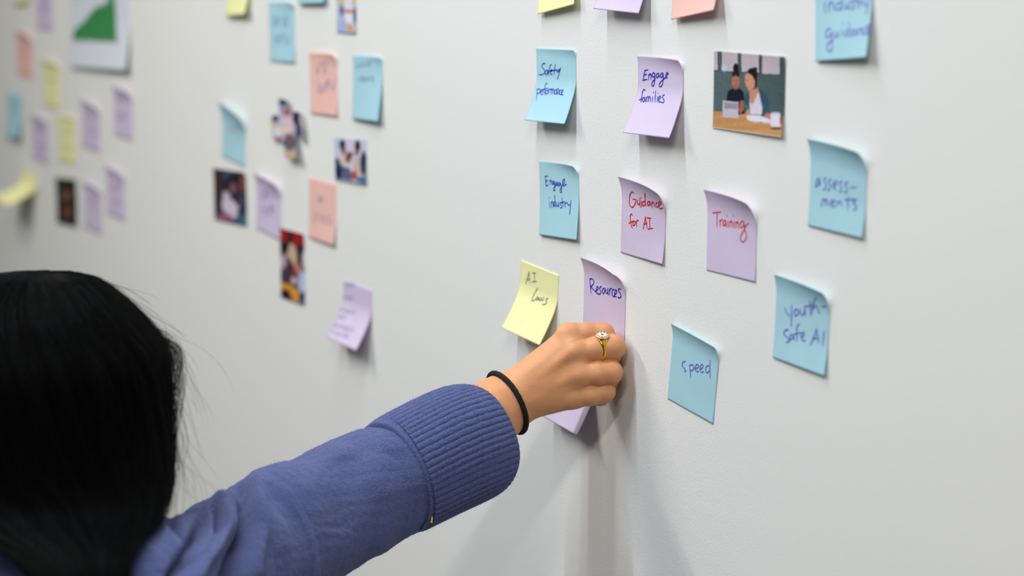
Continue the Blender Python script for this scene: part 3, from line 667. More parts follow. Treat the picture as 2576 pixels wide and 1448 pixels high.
# fingers: separate with small blending so that the creases stay
def finger(pts, k1=.0065):
    T = Field(lo, hi, .00105, FR); T.F[:] = .5
    for (a, b) in zip(pts[:-1], pts[1:]):
        T.cone(PH(*a), PH(*b), a[3] * PXM, b[3] * PXM, .004)
    d = T.F; f = H.F; k = .0035
    # blend strongly near the knuckle, hardly at all along the finger
    c = H.loc(PH(*pts[0])); ax = [H.lo[i] + np.arange(H.n[i]) * H.h for i in range(3)]
    r = np.sqrt((ax[0][:, None, None] - c[0]) ** 2 + (ax[1][None, :, None] - c[1]) ** 2 + (ax[2][None, None] - c[2]) ** 2)
    k = (.0007 + .0095 * np.clip(1 - r / .0215, 0, 1)).astype(np.float32)
    hh = np.clip(.5 + .5 * (f - d) / k, 0, 1)
    H.F = f + (d - f) * hh - k * hh * (1 - hh)
IDX = [(1430, 842, 2.171, 27), (1475, 840, 2.170, 28), (1517, 840, 2.173, 28), (1532, 852, 2.186, 19), (1532, 872, 2.200, 16)]
MID = [(1446, 884, 2.164, 27), (1500, 877, 2.162, 30), (1541, 873, 2.165, 31), (1537, 903, 2.188, 22), (1505, 922, 2.203, 18)]
RIN = [(1458, 942, 2.163, 27), (1505, 938, 2.160, 29), (1535, 936, 2.163, 30), (1531, 962, 2.186, 22), (1500, 972, 2.198, 18)]
PIN = [(1440, 1000, 2.167, 26), (1485, 992, 2.166, 27), (1521, 984, 2.168, 26), (1512, 1000, 2.186, 19), (1480, 1000, 2.196, 16)]
for f in (PIN, RIN, MID, IDX): finger(f)
# thumb, out of the side of the palm, closing on the note from behind
finger([(1330, 935, 2.190, 27), (1400, 892, 2.206, 22), (1462, 868, 2.210, 19), (1512, 862, 2.206, 16), (1524, 860, 2.203, 14)])
# wrist and forearm
up_i = CU - fd * (CU @ fd); up_i /= np.linalg.norm(up_i); vz = np.cross(fd, up_i)
hc(H, (1266, 981, 2.178), (1215, 1016, 2.172), 36, 44, .014)
hc(H, (1296, 1032, 2.178), (1245, 1072, 2.170), 34, 46, .014)
hc(H, (1226, 1044, 2.168), (1130, 1112, 2.150), 72, 82, .020)
hv, hq = H.nets()
hv = relax(hv, hq, 3, .55)
# drop the cap at the sleeve end of the grid
t_ = (hv - ARM[0]) @ fd
keep = (t_[hq] < .0735).all(1); hq = hq[keep]
# small forms: veins, pores are left to the material
# ------------------------------------------------------------------ whole body (under the clothes)
HC = P(110, 960, 1.97)                                            # middle of the head
B = Field((-.34, -.86, -.005), (.46, -.10, 1.62), .0046)
hx, hy = HC[0], HC[1]; top = 1.577
NB = V3(hx, hy - .03, 1.335)
SR, SL = ARM[3], V3(hx - .185, hy - .025, 1.325)
B.ell((hx, hy - .012, top - .098), [(.076, 0, 0), (0, .094, 0), (0, 0, .098)], .01)            # cranium
B.ell((hx, hy + .035, top - .135), [(.060, 0, 0), (0, .050, 0), (0, 0, .085)], .02)            # face
B.ell((hx, hy + .050, top - .197), [(.032, 0, 0), (0, .028, 0), (0, 0, .022)], .02)            # chin
B.cone((hx, hy + .082, top - .112), (hx, hy + .092, top - .146), .005, .009, .007)             # nose
B.ell((hx, hy + .083, top - .170), [(.022, 0, 0), (0, .009, 0), (0, 0, .005)], .004)           # lips
B.ell((hx, hy + .081, top - .181), [(.018, 0, 0), (0, .009, 0), (0, 0, .006)], .004)
for sx in (-1, 1):
    B.ell((hx + sx * .031, hy + .092, top - .112), [(.016, 0, 0), (0, .012, 0), (0, 0, .010)], .008, True)   # eye sockets
    B.ell((hx + sx * .078, hy - .005, top - .125), [(.008, 0, 0), (0, .016, 0), (0, 0, .029)], .005)         # ears
B.cone((hx, hy - .010, top - .185), NB + V3(0, .005, -.03), .050, .055, .02)                     # neck
B.cone(SR + V3(-.05, 0, -.02), SL + V3(.03, 0, -.005), .042, .050, .04)
B.ell((hx, hy - .02, 1.20), [(.145, 0, 0), (0, .092, 0), (0, 0, .17)], .04)
B.ell((hx, hy - .02, 1.00), [(.118, 0, 0), (0, .085, 0), (0, 0, .16)], .05)
B.ell((hx, hy - .02, .84), [(.142, 0, 0), (0, .092, 0), (0, 0, .13)], .05)
for sx in (-1, 1):
    hp = V3(hx + sx * .085, hy - .02, .80); kn = V3(hx + sx * .095, hy - .01, .44); an = V3(hx + sx * .1, hy - .035, .075)
    B.cone(hp, kn, .082, .052, .03); B.cone(kn, kn * .6 + an * .4 + V3(0, -.012, 0), .052, .050, .02); B.cone(kn * .6 + an * .4, an, .048, .033, .02)
    B.cone(an + V3(0, -.02, -.04), an + V3(0, .13, -.05), .028, .022, .02)
B.cone(SR + V3(-.025, .01, .0), ARM[2] + FW * .014, .030, .026, .02); B.cone(ARM[2] + FW * .014, ARM[1], .028, .036, .02); B.cone(ARM[1], ARM[0] - fd * .0, .036, .030, .01)
LE, LW = SL + V3(-.065, -.03, -.26), SL + V3(-.075, .06, -.48)
B.cone(SL, LE, .048, .036, .03); B.cone(LE, LW, .036, .023, .02)
LH = LW + V3(.0, .035, -.075)
B.cone(LW, LH, .024, .030, .012)
for i, (dx, ln) in enumerate(((-.024, .062), (-.008, .075), (.009, .078), (.026, .070))):
    a = LH + V3(0, -.022 + i * .017, -.012); b = a + V3(.008, .010, -ln * .55); c = b + V3(.018, .004, -ln * .42)
    B.cone(a, b, .0085, .0078, .003); B.cone(b, c, .0078, .0065, .003)
B.cone(LW + V3(.0, .02, -.02), LH + V3(.015, .042, -.01), .013, .011, .006); B.cone(LH + V3(.015, .042, -.01), LH + V3(.022, .046, -.05), .010, .008, .004)
bv, bq = B.nets(); bv = relax(bv, bq, 2, .5)
tb = (bv - ARM[0]) @ fd; near = np.linalg.norm(bv - ARM[0] - np.outer(tb, fd), axis=1) < .09
cutb = near & (tb < .081)
bq = bq[~cutb[bq].any(1)]

def join_meshes(parts):
    vs, fs, o = [], [], 0
    for v, f in parts: vs.append(v); fs.append(f + o); o += len(v)
    return np.vstack(vs), np.vstack(fs)

M_skin = mat('skin', (219, 155, 108), 0.5, vary=(55, 0.07), bump=[(420, 0.00018, 4), (90, 0.0004, 2)], sss=0.25, spec=0.4)
M_wool = mat('blue_wool', (80, 89, 134), 0.95, vary=(700, 0.22), bump=[(700, 0.0016, 3), (200, 0.0008, 2)], spec=0.1, sheen=0.35)
M_hair = mat('black_hair', (6, 6, 7), 0.55, spec=0.06)
M_hair2 = mat('black_hair_mass', (8, 7, 7), 0.9, spec=0.03)
M_band = mat('black_elastic', (6, 6, 8), 0.85, bump=[(900, 0.0004, 2)])
M_gold = mat('gold', (226, 170, 62), 0.22, metal=1.0, bump=[(300, 0.0001, 2)])
M_ena = mat('white_enamel', (245, 240, 230), 0.25)
M_trou = mat('dark_trousers', (40, 42, 50), 0.85, bump=[(300, .0006, 2)])
M_shoe = mat('black_leather', (24, 22, 22), 0.4)

per = empty('person', (hx, hy, 0), 'person with long black hair in a blue wool sweater, reaching to press a note', 'person')
v_, q_ = join_meshes([(hv, hq), (bv, bq)])
body = mesh('body', v_, q_, M_skin, per)
bm = bmesh.new(); bm.from_mesh(body.data)
bmesh.ops.delete(bm, geom=[v for v in bm.verts if not v.link_faces], context='VERTS')
A0 = Vector(ARM[0]); FDv = Vector(fd)
be = [e for e in bm.edges if e.is_boundary and .05 < (e.verts[0].co - A0).dot(FDv) < .12 and (e.verts[0].co - A0).length < .15]
try: bmesh.ops.bridge_loops(bm, edges=be)
except Exception as ex: print('bridge', ex)
bm.to_mesh(body.data); bm.free(); body.data.polygons.foreach_set('use_smooth', [True] * len(body.data.polygons))
dg = bpy.context.evaluated_depsgraph_get(); dg.update()
hand_tree = BVHTree.FromPolygons([tuple(p) for p in hv], [tuple(map(int, q)) for q in hq])

for sx in (-1, 1):                                                # eyes
    bm = bmesh.new(); bmesh.ops.create_uvsphere(bm, u_segments=20, v_segments=12, radius=.0115)
    for v in bm.verts: v.co += Vector((hx + sx * .031, hy + .068, top - .112))
    me = bpy.data.meshes.new('eye'); bm.to_mesh(me); bm.free(); o = bpy.data.objects.new('eye', me); COL.objects.link(o); me.materials.append(mat('eye_white', (235, 230, 225), .2)); o.parent = per; o.matrix_parent_inverse = per.matrix_world.inverted()
    bm = bmesh.new(); bmesh.ops.create_uvsphere(bm, u_segments=16, v_segments=10, radius=.0065)
    for v in bm.verts: v.co = Vector((v.co.x, v.co.y * .4, v.co.z)) + Vector((hx + sx * .031, hy + .0778, top - .112))
    me = bpy.data.meshes.new('iris'); bm.to_mesh(me); bm.free(); q = bpy.data.objects.new('iris', me); COL.objects.link(q); me.materials.append(M_hair); q.parent = o

# ------------------------------------------------------------------ trousers, shoes
T = Field((hx - .26, hy - .22, .05), (hx + .26, hy + .16, 1.0), .007)
T.ell((hx, hy - .02, .84), [(.158, 0, 0), (0, .108, 0), (0, 0, .13)], .04)
for sx in (-1, 1):
    hp = V3(hx + sx * .088, hy - .02, .80); kn = V3(hx + sx * .097, hy - .01, .44); an = V3(hx + sx * .1, hy - .035, .10)
    T.cone(hp + V3(0, 0, -.04), kn, .090, .070, .03); T.cone(kn, an, .070, .062, .02)
v_, q_ = T.nets(); mesh('trousers', relax(v_, q_, 2), q_, M_trou, per)
for sx in (-1, 1):
    T = Field((hx + sx * .1 - .07, hy - .13, -.005), (hx + sx * .1 + .07, hy + .17, .14), .005)
    T.cone((hx + sx * .1, hy - .06, .045), (hx + sx * .1, hy + .10, .034), .040, .032, .02); T.cone((hx + sx * .1, hy - .04, .05), (hx + sx * .1, hy - .035, .10), .040, .040, .02)
    v_, q_ = T.nets(); v_[:, 2] = np.maximum(v_[:, 2], .0005); mesh('shoe', v_, q_, M_shoe, per)

# ------------------------------------------------------------------ sweater
def fbm(x, y, z, s=0):
    return (np.sin(x * 1.7 + 1.3 * np.sin(y * 2.1 + s)) + np.sin(y * 2.3 + 1.1 * np.sin(z * 1.9 + s)) + np.sin(z * 2.0 + 1.2 * np.sin(x * 1.6 + s))) / 3

def tube_sections(secs, n):
    """secs: (top px, bottom px, depth). Returns centre, up, side, radius arrays"""
    a = np.array([P(t[0], t[1], z) for t, b, z in secs]); b = np.array([P(b[0], b[1], z) for t, b, z in secs])
    a = smooth_line(a, n); b = smooth_line(b, n)
    c = (a + b) / 2; r = np.linalg.norm(a - b, axis=1) / 2
    T_ = np.gradient(c, axis=0); T_ /= np.linalg.norm(T_, axis=1)[:, None]
    u = (a - b) / (2 * r[:, None]); 
    sd = np.cross(T_, u); sd /= np.linalg.norm(sd, axis=1)[:, None]
    return c, u, sd, r, T_

SL_SECS = [((958, 1062), (1052, 1336), 2.131), ((936, 1072), (1030, 1346), 2.125), ((850, 1100), (960, 1388), 2.11), ((740, 1152), (862, 1448), 2.085), ((680, 1170), (800, 1490), 2.07),
           ((640, 1190), (748, 1522), 2.06), ((612, 1207), (712, 1548), 2.05), ((590, 1234), (684, 1562), 2.04), ((570, 1241), (650, 1574), 2.03), ((545, 1247), (615, 1584), 2.015), ((524, 1266), (580, 1590), 2.0),
           ((508, 1285), (548, 1600), 1.985), ((470, 1289), (505, 1615), 1.965), ((436, 1300), (465, 1625), 1.94), ((400, 1308), (415, 1640), 1.915), ((340, 1322), (350, 1670), 1.87), ((280, 1350), (290, 1700), 1.84), ((200, 1390), (215, 1720), 1.80)]
SL_SECS = SL_SECS[:-3] + [((345, 1332), (352, 1672), 1.875), ((305, 1372), (312, 1672), 1.855), ((275, 1430), (282, 1650), 1.845), ((262, 1500), (266, 1600), 1.84), ((260, 1545), (261, 1555), 1.84)]
SL_SECS = [(t, b, z + .040 * min(1, max(0, (t[0] - 330) / 560))) for t, b, z in SL_SECS]
c, u, sd, r, T_ = tube_sections(SL_SECS, 20)
na = 300; ph = np.linspace(0, 2 * math.pi, na, endpoint=False)
dirs = u[:, None] * np.cos(ph)[None, :, None] + sd[:, None] * np.sin(ph)[None, :, None]
rad = r[:, None] * (1 + 0 * ph[None])
S0 = c[:, None] + dirs * rad[..., None]
pp = proj(S0); facing = np.clip(-(dirs @ FW) + .25, 0, 1) ** .5
def ridge(pts, amp, wd):
    pts = smooth_line(pts, 8); best = np.full(pp.shape[:2], 1e9); tt = np.zeros(pp.shape[:2])
    for i in range(len(pts) - 1):
        a, b = pts[i], pts[i + 1]; ab = b - a
        t = np.clip(((pp - a) @ ab) / (ab @ ab), 0, 1); d = np.linalg.norm(pp - a - t[..., None] * ab, axis=-1)
        m_ = d < best; best[m_] = d[m_]; tt[m_] = (i + t[m_]) / (len(pts) - 1)
    fade = np.clip(np.minimum(tt, 1 - tt) * 6 + .55, 0, 1)
    return amp * np.exp(-(best / wd) ** 2) * fade * facing
disp = np.zeros(pp.shape[:2])
disp += ridge([(646, 1205), (648, 1290), (650, 1336), (642, 1383), (626, 1470)], .012, 22)
disp += ridge([(604, 1236), (616, 1262), (620, 1300), (612, 1350), (594, 1400), (566, 1480)], -.030, 16)
disp += ridge([(572, 1252), (588, 1272), (590, 1310), (584, 1340)], .006, 11)
disp += ridge([(553, 1246), (566, 1290), (563, 1335), (542, 1372), (505, 1420), (470, 1480)], .017, 17)
disp += ridge([(536, 1268), (545, 1305), (542, 1338)], -.026, 8)
disp += ridge([(524, 1280), (526, 1320), (518, 1355), (488, 1400)], .011, 11)
disp += ridge([(514, 1282), (500, 1330), (478, 1380), (436, 1450)], -.024, 15)
disp += ridge([(430, 1304), (446, 1335), (470, 1360)], -.014, 12)
disp += ridge([(400, 1310), (430, 1350), (455, 1390)], .008, 16)
disp += ridge([(860, 1120), (800, 1180), (760, 1240)], .003, 40)
disp += ridge([(900, 1140), (860, 1240), (840, 1340)], -.0025, 50)
disp += ridge([(700, 1180), (690, 1260), (720, 1400)], .003, 40)
disp += ridge([(1000, 1150), (940, 1130), (880, 1150), (820, 1190)], -.0015, 14)
disp += .0016 * fbm(S0[..., 0] * 60, S0[..., 1] * 60, S0[..., 2] * 60, 1) + .0005 * fbm(S0[..., 0] * 260, S0[..., 1] * 260, S0[..., 2] * 260, 3)
S1 = S0 + dirs * disp[..., None]
nS = len(c)
sl_v = S1.transpose(1, 0, 2).reshape(-1, 3); sl_q = grid_faces(na, nS, wrap=True)
# torso, left sleeve, collar
G = Field((hx - .34, hy - .24, .70), (hx + .32, hy + .18, 1.42), .0062)
G.cone(SR + V3(-.03, 0, -.022), SL + V3(.03, 0, -.005), .056, .062, .05)
G.cone(SR + V3(-.03, -.005, -.015), SR + V3(-.05, .02, -.03), .052, .052, .03)
G.ell((hx, hy - .02, 1.19), [(.172, 0, 0), (0, .122, 0), (0, 0, .19)], .05)
G.ell((hx, hy - .02, 1.00), [(.160, 0, 0), (0, .118, 0), (0, 0, .18)], .05)
G.ell((hx, hy - .02, .85), [(.178, 0, 0), (0, .128, 0), (0, 0, .125)], .03)
G.cone(SL, LE, .062, .056, .04); G.cone(LE, LW + V3(0, 0, .02), .056, .046, .02)
G.cone(NB + V3(0, .006, -.02), NB + V3(0, .012, .035), .066, .064, .02); G.cone(NB + V3(0, .012, .02), NB + V3(0, .02, .12), .055, .057, .006, True)
g_v, g_q = G.nets(); g_v = relax(g_v, g_q, 3)
nz = fbm(g_v[:, 0] * 45, g_v[:, 1] * 45, g_v[:, 2] * 25, 5) * .003
g_v = g_v + (g_v - np.array([hx, hy - .02, 0]) * [1, 1, 0] - g_v * [0, 0, 1]) * nz[:, None] * 8
sv, sq = join_meshes([(g_v, g_q), (sl_v, sl_q)])
sweater = mesh('sweater', sv, sq, M_wool, per)

# cuff: folded back double ribbing, every rib real
CU_S = [((934, 1069), (1033, 1342), 2.121), ((962, 1053), (1062, 1332), 2.130), ((1030, 1018), (1130, 1300), 2.142), ((1090, 990), (1195, 1270), 2.152), ((1130, 976), (1226, 1254), 2.160), ((1152, 974), (1236, 1244), 2.166)]
CU_S = [(t, b, z + .040) for t, b, z in CU_S]
c, u, sd, r, T_ = tube_sections(CU_S, 14)
L_ = len(c); NR = 58; na2 = NR * 10; ph = np.linspace(0, 2 * math.pi, na2, endpoint=False)
rows = []; tp = np.linspace(0, 1, L_)
def ribrow(i, roff, amp):
    irr = ph + .002 * np.sin(i * .7 + ph * 9) + .010 * np.sin(ph * 7 + i * .03)
    rb = (np.abs(np.cos(irr * NR / 2)) ** .33 - 1) * .0024 * amp
    w_ = .0009 * np.sin(ph * 3 + 1.0) + .0005 * np.sin(ph * 5 + tp[min(i, L_ - 1)] * 4)
    kn = .0002 * np.sin(i * 2.1 + np.floor(irr * NR / (2 * math.pi)) * 1.7) * amp
    rr = r[min(i, L_ - 1)] + roff + rb + w_ + kn
    return c[min(i, L_ - 1)] + u[min(i, L_ - 1)] * (np.cos(ph) * rr)[:, None] + sd[min(i, L_ - 1)] * (np.sin(ph) * rr)[:, None]
# lower hem of the fold: turned under against the sleeve
rows.append(ribrow(0, -.006, 0)); rows.append(ribrow(0, -.0020, 0)); rows.append(ribrow(0, .0004, .05))
for i in range(1, L_): rows.append(ribrow(i, .0006 + .0014 * min(1, i / 12), min(1, max(0.08, (i - 7) / 6)) * (1 - max(0, (i - L_ + 4)) / 6)))
end_c = c[-1]; Tt = T_[-1]
base = ribrow(L_ - 1, 0, .5)
for k in range(1, 9):                                            # rolled rim
    a = k / 8 * math.pi; rr = .006
    dr = -rr * (1 - math.cos(a)); dt = rr * 1.3 * math.sin(a)
    rows.append(base + (base - end_c) / np.linalg.norm(base - end_c, axis=1)[:, None] * (dr + .0016 * (1 - k / 8)) + Tt * dt)
inner = rows[-1]
ic = inner.mean(0)
for k in range(1, 5): rows.append(ic + (inner - ic) * (1 - .035 * k) - Tt * .007 * k)
rows = np.array(rows); rows = rows + 0 * rows
rows += (.00025 * fbm(rows[..., 0] * 900, rows[..., 1] * 900, rows[..., 2] * 900, 2))[..., None] * (-FW)
cf_v = rows.transpose(1, 0, 2).reshape(-1, 3)
cuff = mesh('cuff', cf_v, grid_faces(na2, len(rows), wrap=True), M_wool, sweater)
cuff['label'] = 'ribbed turned-back cuff'

# fuzz of the wool
def fuzz(name, v, q, n, ln, parent, zmin=None):
    fc = v[q]; ce = fc.mean(1); nr = np.cross(fc[:, 2] - fc[:, 0], fc[:, 3] - fc[:, 1]); ar = np.linalg.norm(nr, axis=1); nr /= ar[:, None] + 1e-12
    pj = proj(ce); ok = (pj[:, 0] > -150) & (pj[:, 0] < 1350) & (pj[:, 1] > 850) & (pj[:, 1] < 1600)
    pr = np.where(ok, ar, 0); pr /= pr.sum()
    i = rng.choice(len(q), n, p=pr); b = ce[i] + rng.normal(0, 1, (n, 3)) * .0008
    out = nr[i]
    d = out * rng.uniform(.15, .8, (n, 1)) + rng.normal(0, .6, (n, 3)); d /= np.linalg.norm(d, axis=1)[:, None]
    l = ln * rng.uniform(.3, 1.3, (n, 1)); mid = b + d * l * .5; d2 = d + rng.normal(0, .5, (n, 3)); tip = mid + d2 / np.linalg.norm(d2, axis=1)[:, None] * l * .5
    wv = np.cross(d, FW); wv /= np.linalg.norm(wv, axis=1)[:, None] + 1e-9; wv *= .00005
    V = np.stack([b - wv, b + wv, mid + wv, mid - wv, tip], 1).reshape(-1, 3)
    k = np.arange(n)[:, None] * 5
    f = np.vstack([k + [0, 1, 2], k + [0, 2, 3], k + [3, 2, 4]])
    o = mesh(name, V, f.astype(np.int32), M_wool, parent); o['kind'] = 'stuff'
    return o
fz = fuzz('wool_fuzz', sv, sq, 36000, .0018, sweater)
fz = fuzz('wool_fuzz', cf_v, grid_faces(na2, len(rows), wrap=True), 15000, .0016, sweater)

# little yellow thread end at the lower side of the cuff
tc = P(1086, 1307, 2.138); tc2 = hand_tree and tc
rings = [tc + CU * .0028 * s_ + CR * .0002 * math.sin(s_ * 2) for s_ in np.linspace(-1, 1, 7)]
vv = []
for p_ in rings:
    for a in range(6): vv.append(p_ + (CR * math.cos(a * math.pi / 3) + (-FW) * math.sin(a * math.pi / 3)) * .0009)
yt = mesh('yellow_thread', vv, grid_faces(7, 6)[:, :], mat('yellow_yarn', (240, 214, 60), .7), sweater)
vv = np.array(vv); me = yt.data
yt['label'] = 'short yellow yarn end'

# ------------------------------------------------------------------ hair tie on the wrist
def ring_on(center, n1, n2, off, count=72):
    pts = []
    for a in np.linspace(0, 2 * math.pi, count, endpoint=False):
        d = Vector(n1 * math.cos(a) + n2 * math.sin(a))
        h_ = hand_tree.ray_cast(Vector(center) + d * .07, -d, .07)
        rr = (h_[0] - Vector(center)).length if h_[0] is not None else .025
        pts.append(rr)
    pts = np.array(pts)
    for _ in range(3): pts = (np.roll(pts, 1) + pts * 2 + np.roll(pts, -1)) / 4
    a = np.linspace(0, 2 * math.pi, count, endpoint=False)
    return a, pts + off
bc = PH(1275, 1010, 2.176)
ax = PH(1330, 985, 2.175) - PH(1240, 1032, 2.168) ; ax /= np.linalg.norm(ax)
ax = ax + .30 * (FW - ax * (FW @ ax)); ax /= np.linalg.norm(ax)
n1 = CU - ax * (CU @ ax); n1 /= np.linalg.norm(n1); n2 = np.cross(ax, n1)
a_, rr_ = ring_on(bc, n1, n2, .0018)
vv = []
for a, r1 in zip(a_, rr_):
    d = n1 * math.cos(a) + n2 * math.sin(a); o_ = bc + d * r1
    tw = a * 26
    for k in range(10):
        b = k * math.pi / 5; q = .0027 * (1 + .07 * math.sin(b * 3 + tw))
        vv.append(o_ + d * math.cos(b) * q + ax * math.sin(b) * q)
vv = np.array(vv).reshape(72, 10, 3); vv = np.concatenate([vv, vv[:, :1]], 1)
band = mesh('hair_tie', vv.reshape(-1, 3), grid_faces(72, 11, wrap=True), M_band, per); band['label'] = 'black elastic hair tie round the wrist'

# ------------------------------------------------------------------ signet ring on the middle finger
rc = PH(1508, 875, 2.164)
ax = PH(1541, 873, 2.166) - PH(1490, 877, 2.163); ax /= np.linalg.norm(ax)
ax = ax + .22 * (FW - ax * (FW @ ax)) ; ax /= np.linalg.norm(ax)
top_d = CU * .80 - FW * .60; n1 = top_d - ax * (top_d @ ax); n1 /= np.linalg.norm(n1); n2 = np.cross(ax, n1)
a_, rr_ = ring_on(rc, n1, n2, .0, 96)
rr_ = np.clip(rr_, .0116, .0130) + .0004; rr_ = (np.roll(rr_, 1) + np.roll(rr_, -1) + rr_) / 3
vv = []
for a, r1 in zip(a_, rr_):
    d = n1 * math.cos(a) + n2 * math.sin(a); f = max(0, math.cos(a)) ** 3
    hw = .0021 + .0030 * f; th = .0011 + .0006 * f
    o_ = rc + d * (r1 - .0006)
    prof = [(-1, 0), (-1, .45), (-.75, .85), (-.3, 1.0), (.3, 1.0), (.75, .85), (1, .45), (1, 0), (0, -.2)]
    for x, y in prof + prof[:1]: vv.append(o_ + ax * x * hw + d * y * th)
ring_e = bpy.data.objects.new('signet_ring', None); COL.objects.link(ring_e); ring_e.parent = per; ring_e.location = Vector(rc) - Vector((hx, hy, 0))
ring_e['label'] = 'gold signet ring on the middle finger'; ring_e.empty_display_size = .01
rinv = Matrix.Translation(Vector(rc)).inverted()
def rpart(name, v, f, m_):
    o = mesh(name, v, f, m_); o.parent = ring_e; o.matrix_parent_inverse = rinv; return o
rpart('band', vv, grid_faces(96, 10, wrap=True), M_gold)
fc_ = rc + n1 * (rr_[0] + .0022)
vv = []
for k, (q, h_) in enumerate(((.0, .0006), (.86, .0006), (.98, .0003), (1.0, -.0002), (.8, -.0018), (.0, -.0018))):
    for a in np.linspace(0, 2 * math.pi, 40, endpoint=False):
        vv.append(fc_ + ax * math.cos(a) * .0068 * q + n2 * math.sin(a) * .0060 * q + n1 * h_)
vv = np.array(vv).reshape(6, 40, 3).transpose(1, 0, 2).reshape(-1, 3)
rpart('ring_face', vv, grid_faces(40, 6, wrap=True), mat('pale_gold', (226, 200, 160), .25, metal=.8))
vs, fs = [], []
for k in range(9):
    a = k * 2 * math.pi / 9 + .2; d = ax * math.cos(a) * 1.25 + n2 * math.sin(a) * .95; s_ = np.cross(n1, d); s_ /= np.linalg.norm(s_)
    o_ = fc_ + n1 * .0009
    for (t, wq) in ((.25, .15), (.45, .42), (.75, .5), (1.0, .18)):
        vs += [o_ + d * t * .0047 - s_ * wq * .0017, o_ + d * t * .0047 + n1 * .0003, o_ + d * t * .0047 + s_ * wq * .0017]
    b = k * 12
    for j in range(3):
        fs += [(b + j * 3, b + j * 3 + 1, b + j * 3 + 4, b + j * 3 + 3), (b + j * 3 + 1, b + j * 3 + 2, b + j * 3 + 5, b + j * 3 + 4)]
rpart('white_petals', vs, np.array(fs), M_ena)

# ------------------------------------------------------------------ hair
# profile rows in the photo: y, left x, right x, depth of the centre, depth radius factor
HP = [(686, 60, 150, 1.975, .9), (692, -10, 190, 1.975, .9), (705, -60, 228, 1.975, .85), (740, -130, 282, 1.975, .92), (790, -185, 335, 1.972, .95), (850, -215, 384, 1.97, .95), (900, -230, 405, 1.965, .95),
      (1000, -240, 416, 1.96, .92), (1100, -235, 424, 1.95, .85), (1180, -210, 426, 1.935, .78), (1240, -160, 414, 1.915, .70), (1300, -110, 386, 1.885, .66), (1350, -20, 345, 1.85, .6), (1400, 50, 312, 1.82, .55),
      (1460, 88, 294, 1.80, .5), (1560, 95, 290, 1.79, .45), (1720, 110, 280, 1.79, .4), (1900, 130, 262, 1.79, .35)]
hp = smooth_line(HP, 8)
def hair_pt(t, a, k=1.0, raise_=0.0):
    """t 0..1 down the profile, a angle (0 = right in the photo, 90 deg = towards camera)"""
    x = np.clip(t, 0, 1) * (len(hp) - 1); i = np.minimum(x.astype(int), len(hp) - 2); f = (x - i)[..., None]
    h_ = hp[i] * (1 - f) + hp[i + 1] * f
    y, xl, xr, z, kz = [h_[..., j] for j in range(5)]
    cx = (xl + xr) / 2; rx = (xr - xl) / 2
    ce = CAM + (FW + CR * ((cx - 1288) / CF)[..., None] - CU * ((y - 724) / CF)[..., None]) * z[..., None]
    rm = rx * z / CF * k + raise_
    toc = -FW.copy(); toc[2] = 0; toc /= np.linalg.norm(toc)
    return ce + CR * (np.cos(a) * rm)[..., None] + toc * (np.sin(a) * rm * kz)[..., None]
nt_, nb_ = len(hp), 96
tg, ag = np.meshgrid(np.linspace(0, 1, nt_), np.linspace(0, 2 * math.pi, nb_, endpoint=False), indexing='xy')
lump = .003 * np.sin(ag * 9 + tg * 3) + .002 * np.sin(ag * 23 + tg * 7)
base = hair_pt(tg, ag, .975, lump - .003)
base = np.concatenate([base], 0)
tipk = np.clip((tg - .80) / .2, 0, 1)[..., None]
base = base + (base.mean(0, keepdims=True) - base) * tipk * .75
base[:, 0] = base[:, 0].mean(0)
hair = mesh('hair', base.reshape(-1, 3), grid_faces(nb_, nt_, wrap=True), M_hair2, per)
hair['label'] = 'long straight black hair falling over the right shoulder'
def strands(name, n, fn, npt, rad, parent):
    """triangular-section hair tubes"""
    P_ = fn(n, npt)                                           # n, npt, 3
    t = np.gradient(P_, axis=1); t /= np.linalg.norm(t, axis=-1)[..., None] + 1e-9
    a = np.cross(t, CR); a /= np.linalg.norm(a, axis=-1)[..., None] + 1e-9; b = np.cross(t, a)
    tw = np.linspace(0, 1, npt); wr = rad * np.minimum(1, (1.02 - tw) * 5)[None, :, None]
    rings = [P_ + (a * math.cos(q) + b * math.sin(q)) * wr for q in (0, 2.094, 4.189)]
    V = np.stack(rings, 2)                                     # n, npt, 3, 3
    base_i = (np.arange(n) * npt * 3)[:, None, None]; j = (np.arange(npt - 1) * 3)[None, :, None]
    k = np.arange(3)[None, None]; k2 = (k + 1) % 3
    q = np.stack([base_i + j + k, base_i + j + k2, base_i + j + 3 + k2, base_i + j + 3 + k], -1).reshape(-1, 4)
    o = mesh(name, V.reshape(-1, 3), q.astype(np.int32), M_hair, parent); o['kind'] = 'stuff'
    return o
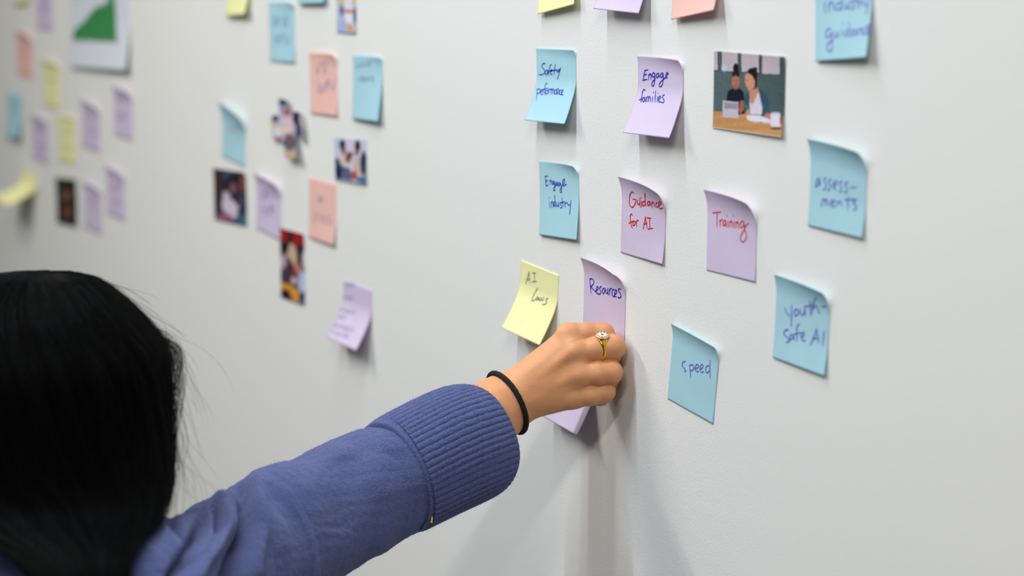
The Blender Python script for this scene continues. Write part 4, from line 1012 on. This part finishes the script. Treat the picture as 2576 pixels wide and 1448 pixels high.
def f_body(n, npt):
    a0 = rng.uniform(0, 2 * math.pi, n); clump = rng.integers(0, 260, n); ca_ = rng.uniform(0, 2 * math.pi, 260); cr_ = rng.normal(0, .0025, 260)
    a0 = np.where(rng.random(n) < .8, ca_[clump] + rng.normal(0, .028, n), a0)
    s0 = rng.uniform(0, .10, n); s1 = np.clip(rng.normal(.90, .08, n), .6, 1)
    t = s0[:, None] + (s1 - s0)[:, None] * np.linspace(0, 1, npt)[None]
    wa = .16 * np.sin(t * 3 + cr_[clump][:, None] * 900) + .02 * np.sin(t * 17 + a0[:, None] * 5)
    rs = cr_[clump][:, None] + rng.normal(0, .0016, n)[:, None] + .0016 * np.sin(t * 22 + a0[:, None] * 11)
    return hair_pt(t, a0[:, None] + wa - .9 * t, .985, rs + .001)
strands('hair_strands', 7000, f_body, 26, .00022, hair)
def f_fly(n, npt):                                             # single hairs that leave the outline and end free
    a0 = rng.normal(0, .5, n)[:, None]; s0 = rng.uniform(.10, .60, n)[:, None]; ln = rng.uniform(.08, .24, n)[:, None]
    q = np.linspace(0, 1, npt)[None]; t = s0 + ln * q
    lift = rng.gamma(2.0, .011, n)[:, None] * q ** rng.uniform(.8, 1.6, n)[:, None] * (1 - .35 * q * q)
    return hair_pt(t, a0 - .25 * q * rng.uniform(-1, 1, n)[:, None], .995, lift - .0005)
strands('flyaway_hairs', 420, f_fly, 24, .00010, hair)
def f_close(n, npt):                                           # soft outline
    a0 = rng.normal(0, .6, n)[:, None]; s0 = rng.uniform(.02, .62, n)[:, None]; ln = rng.uniform(.10, .3, n)[:, None]
    q = np.linspace(0, 1, npt)[None]
    return hair_pt(s0 + ln * q, a0 - .5 * q, .995, rng.gamma(1.6, .0022, n)[:, None] * np.sin(q * 2.9) ** .8 + .0002)
strands('outline_hairs', 800, f_close, 22, .00014, hair)
def f_tuft(n, npt):                                            # the lock standing off at the temple
    q = np.linspace(0, 1, npt)[None]; s0 = rng.normal(.285, .012, n)[:, None]; ln = rng.uniform(.06, .20, n)[:, None]
    a0 = rng.normal(.0, .16, n)[:, None]
    lift = rng.uniform(0, 1, n)[:, None] ** 1.6 * .020 * np.sin(q ** .8 * 2.9)
    return hair_pt(s0 + ln * q, a0 + 0 * q, 1.0, lift)
strands('temple_lock', 300, f_tuft, 22, .00015, hair)
def f_top(n, npt):
    q = np.linspace(0, 1, npt)[None]; t = rng.uniform(.0, .05, n)[:, None] + rng.uniform(.15, .4, n)[:, None] * q
    a0 = rng.uniform(-.6, 3.6, n)[:, None]
    return hair_pt(t, a0 + .1 * q, 1.0, rng.gamma(1.5, .002, n)[:, None] * np.sin(q * 3.0) + .001)
strands('crown_hairs', 500, f_top, 18, .00014, hair)
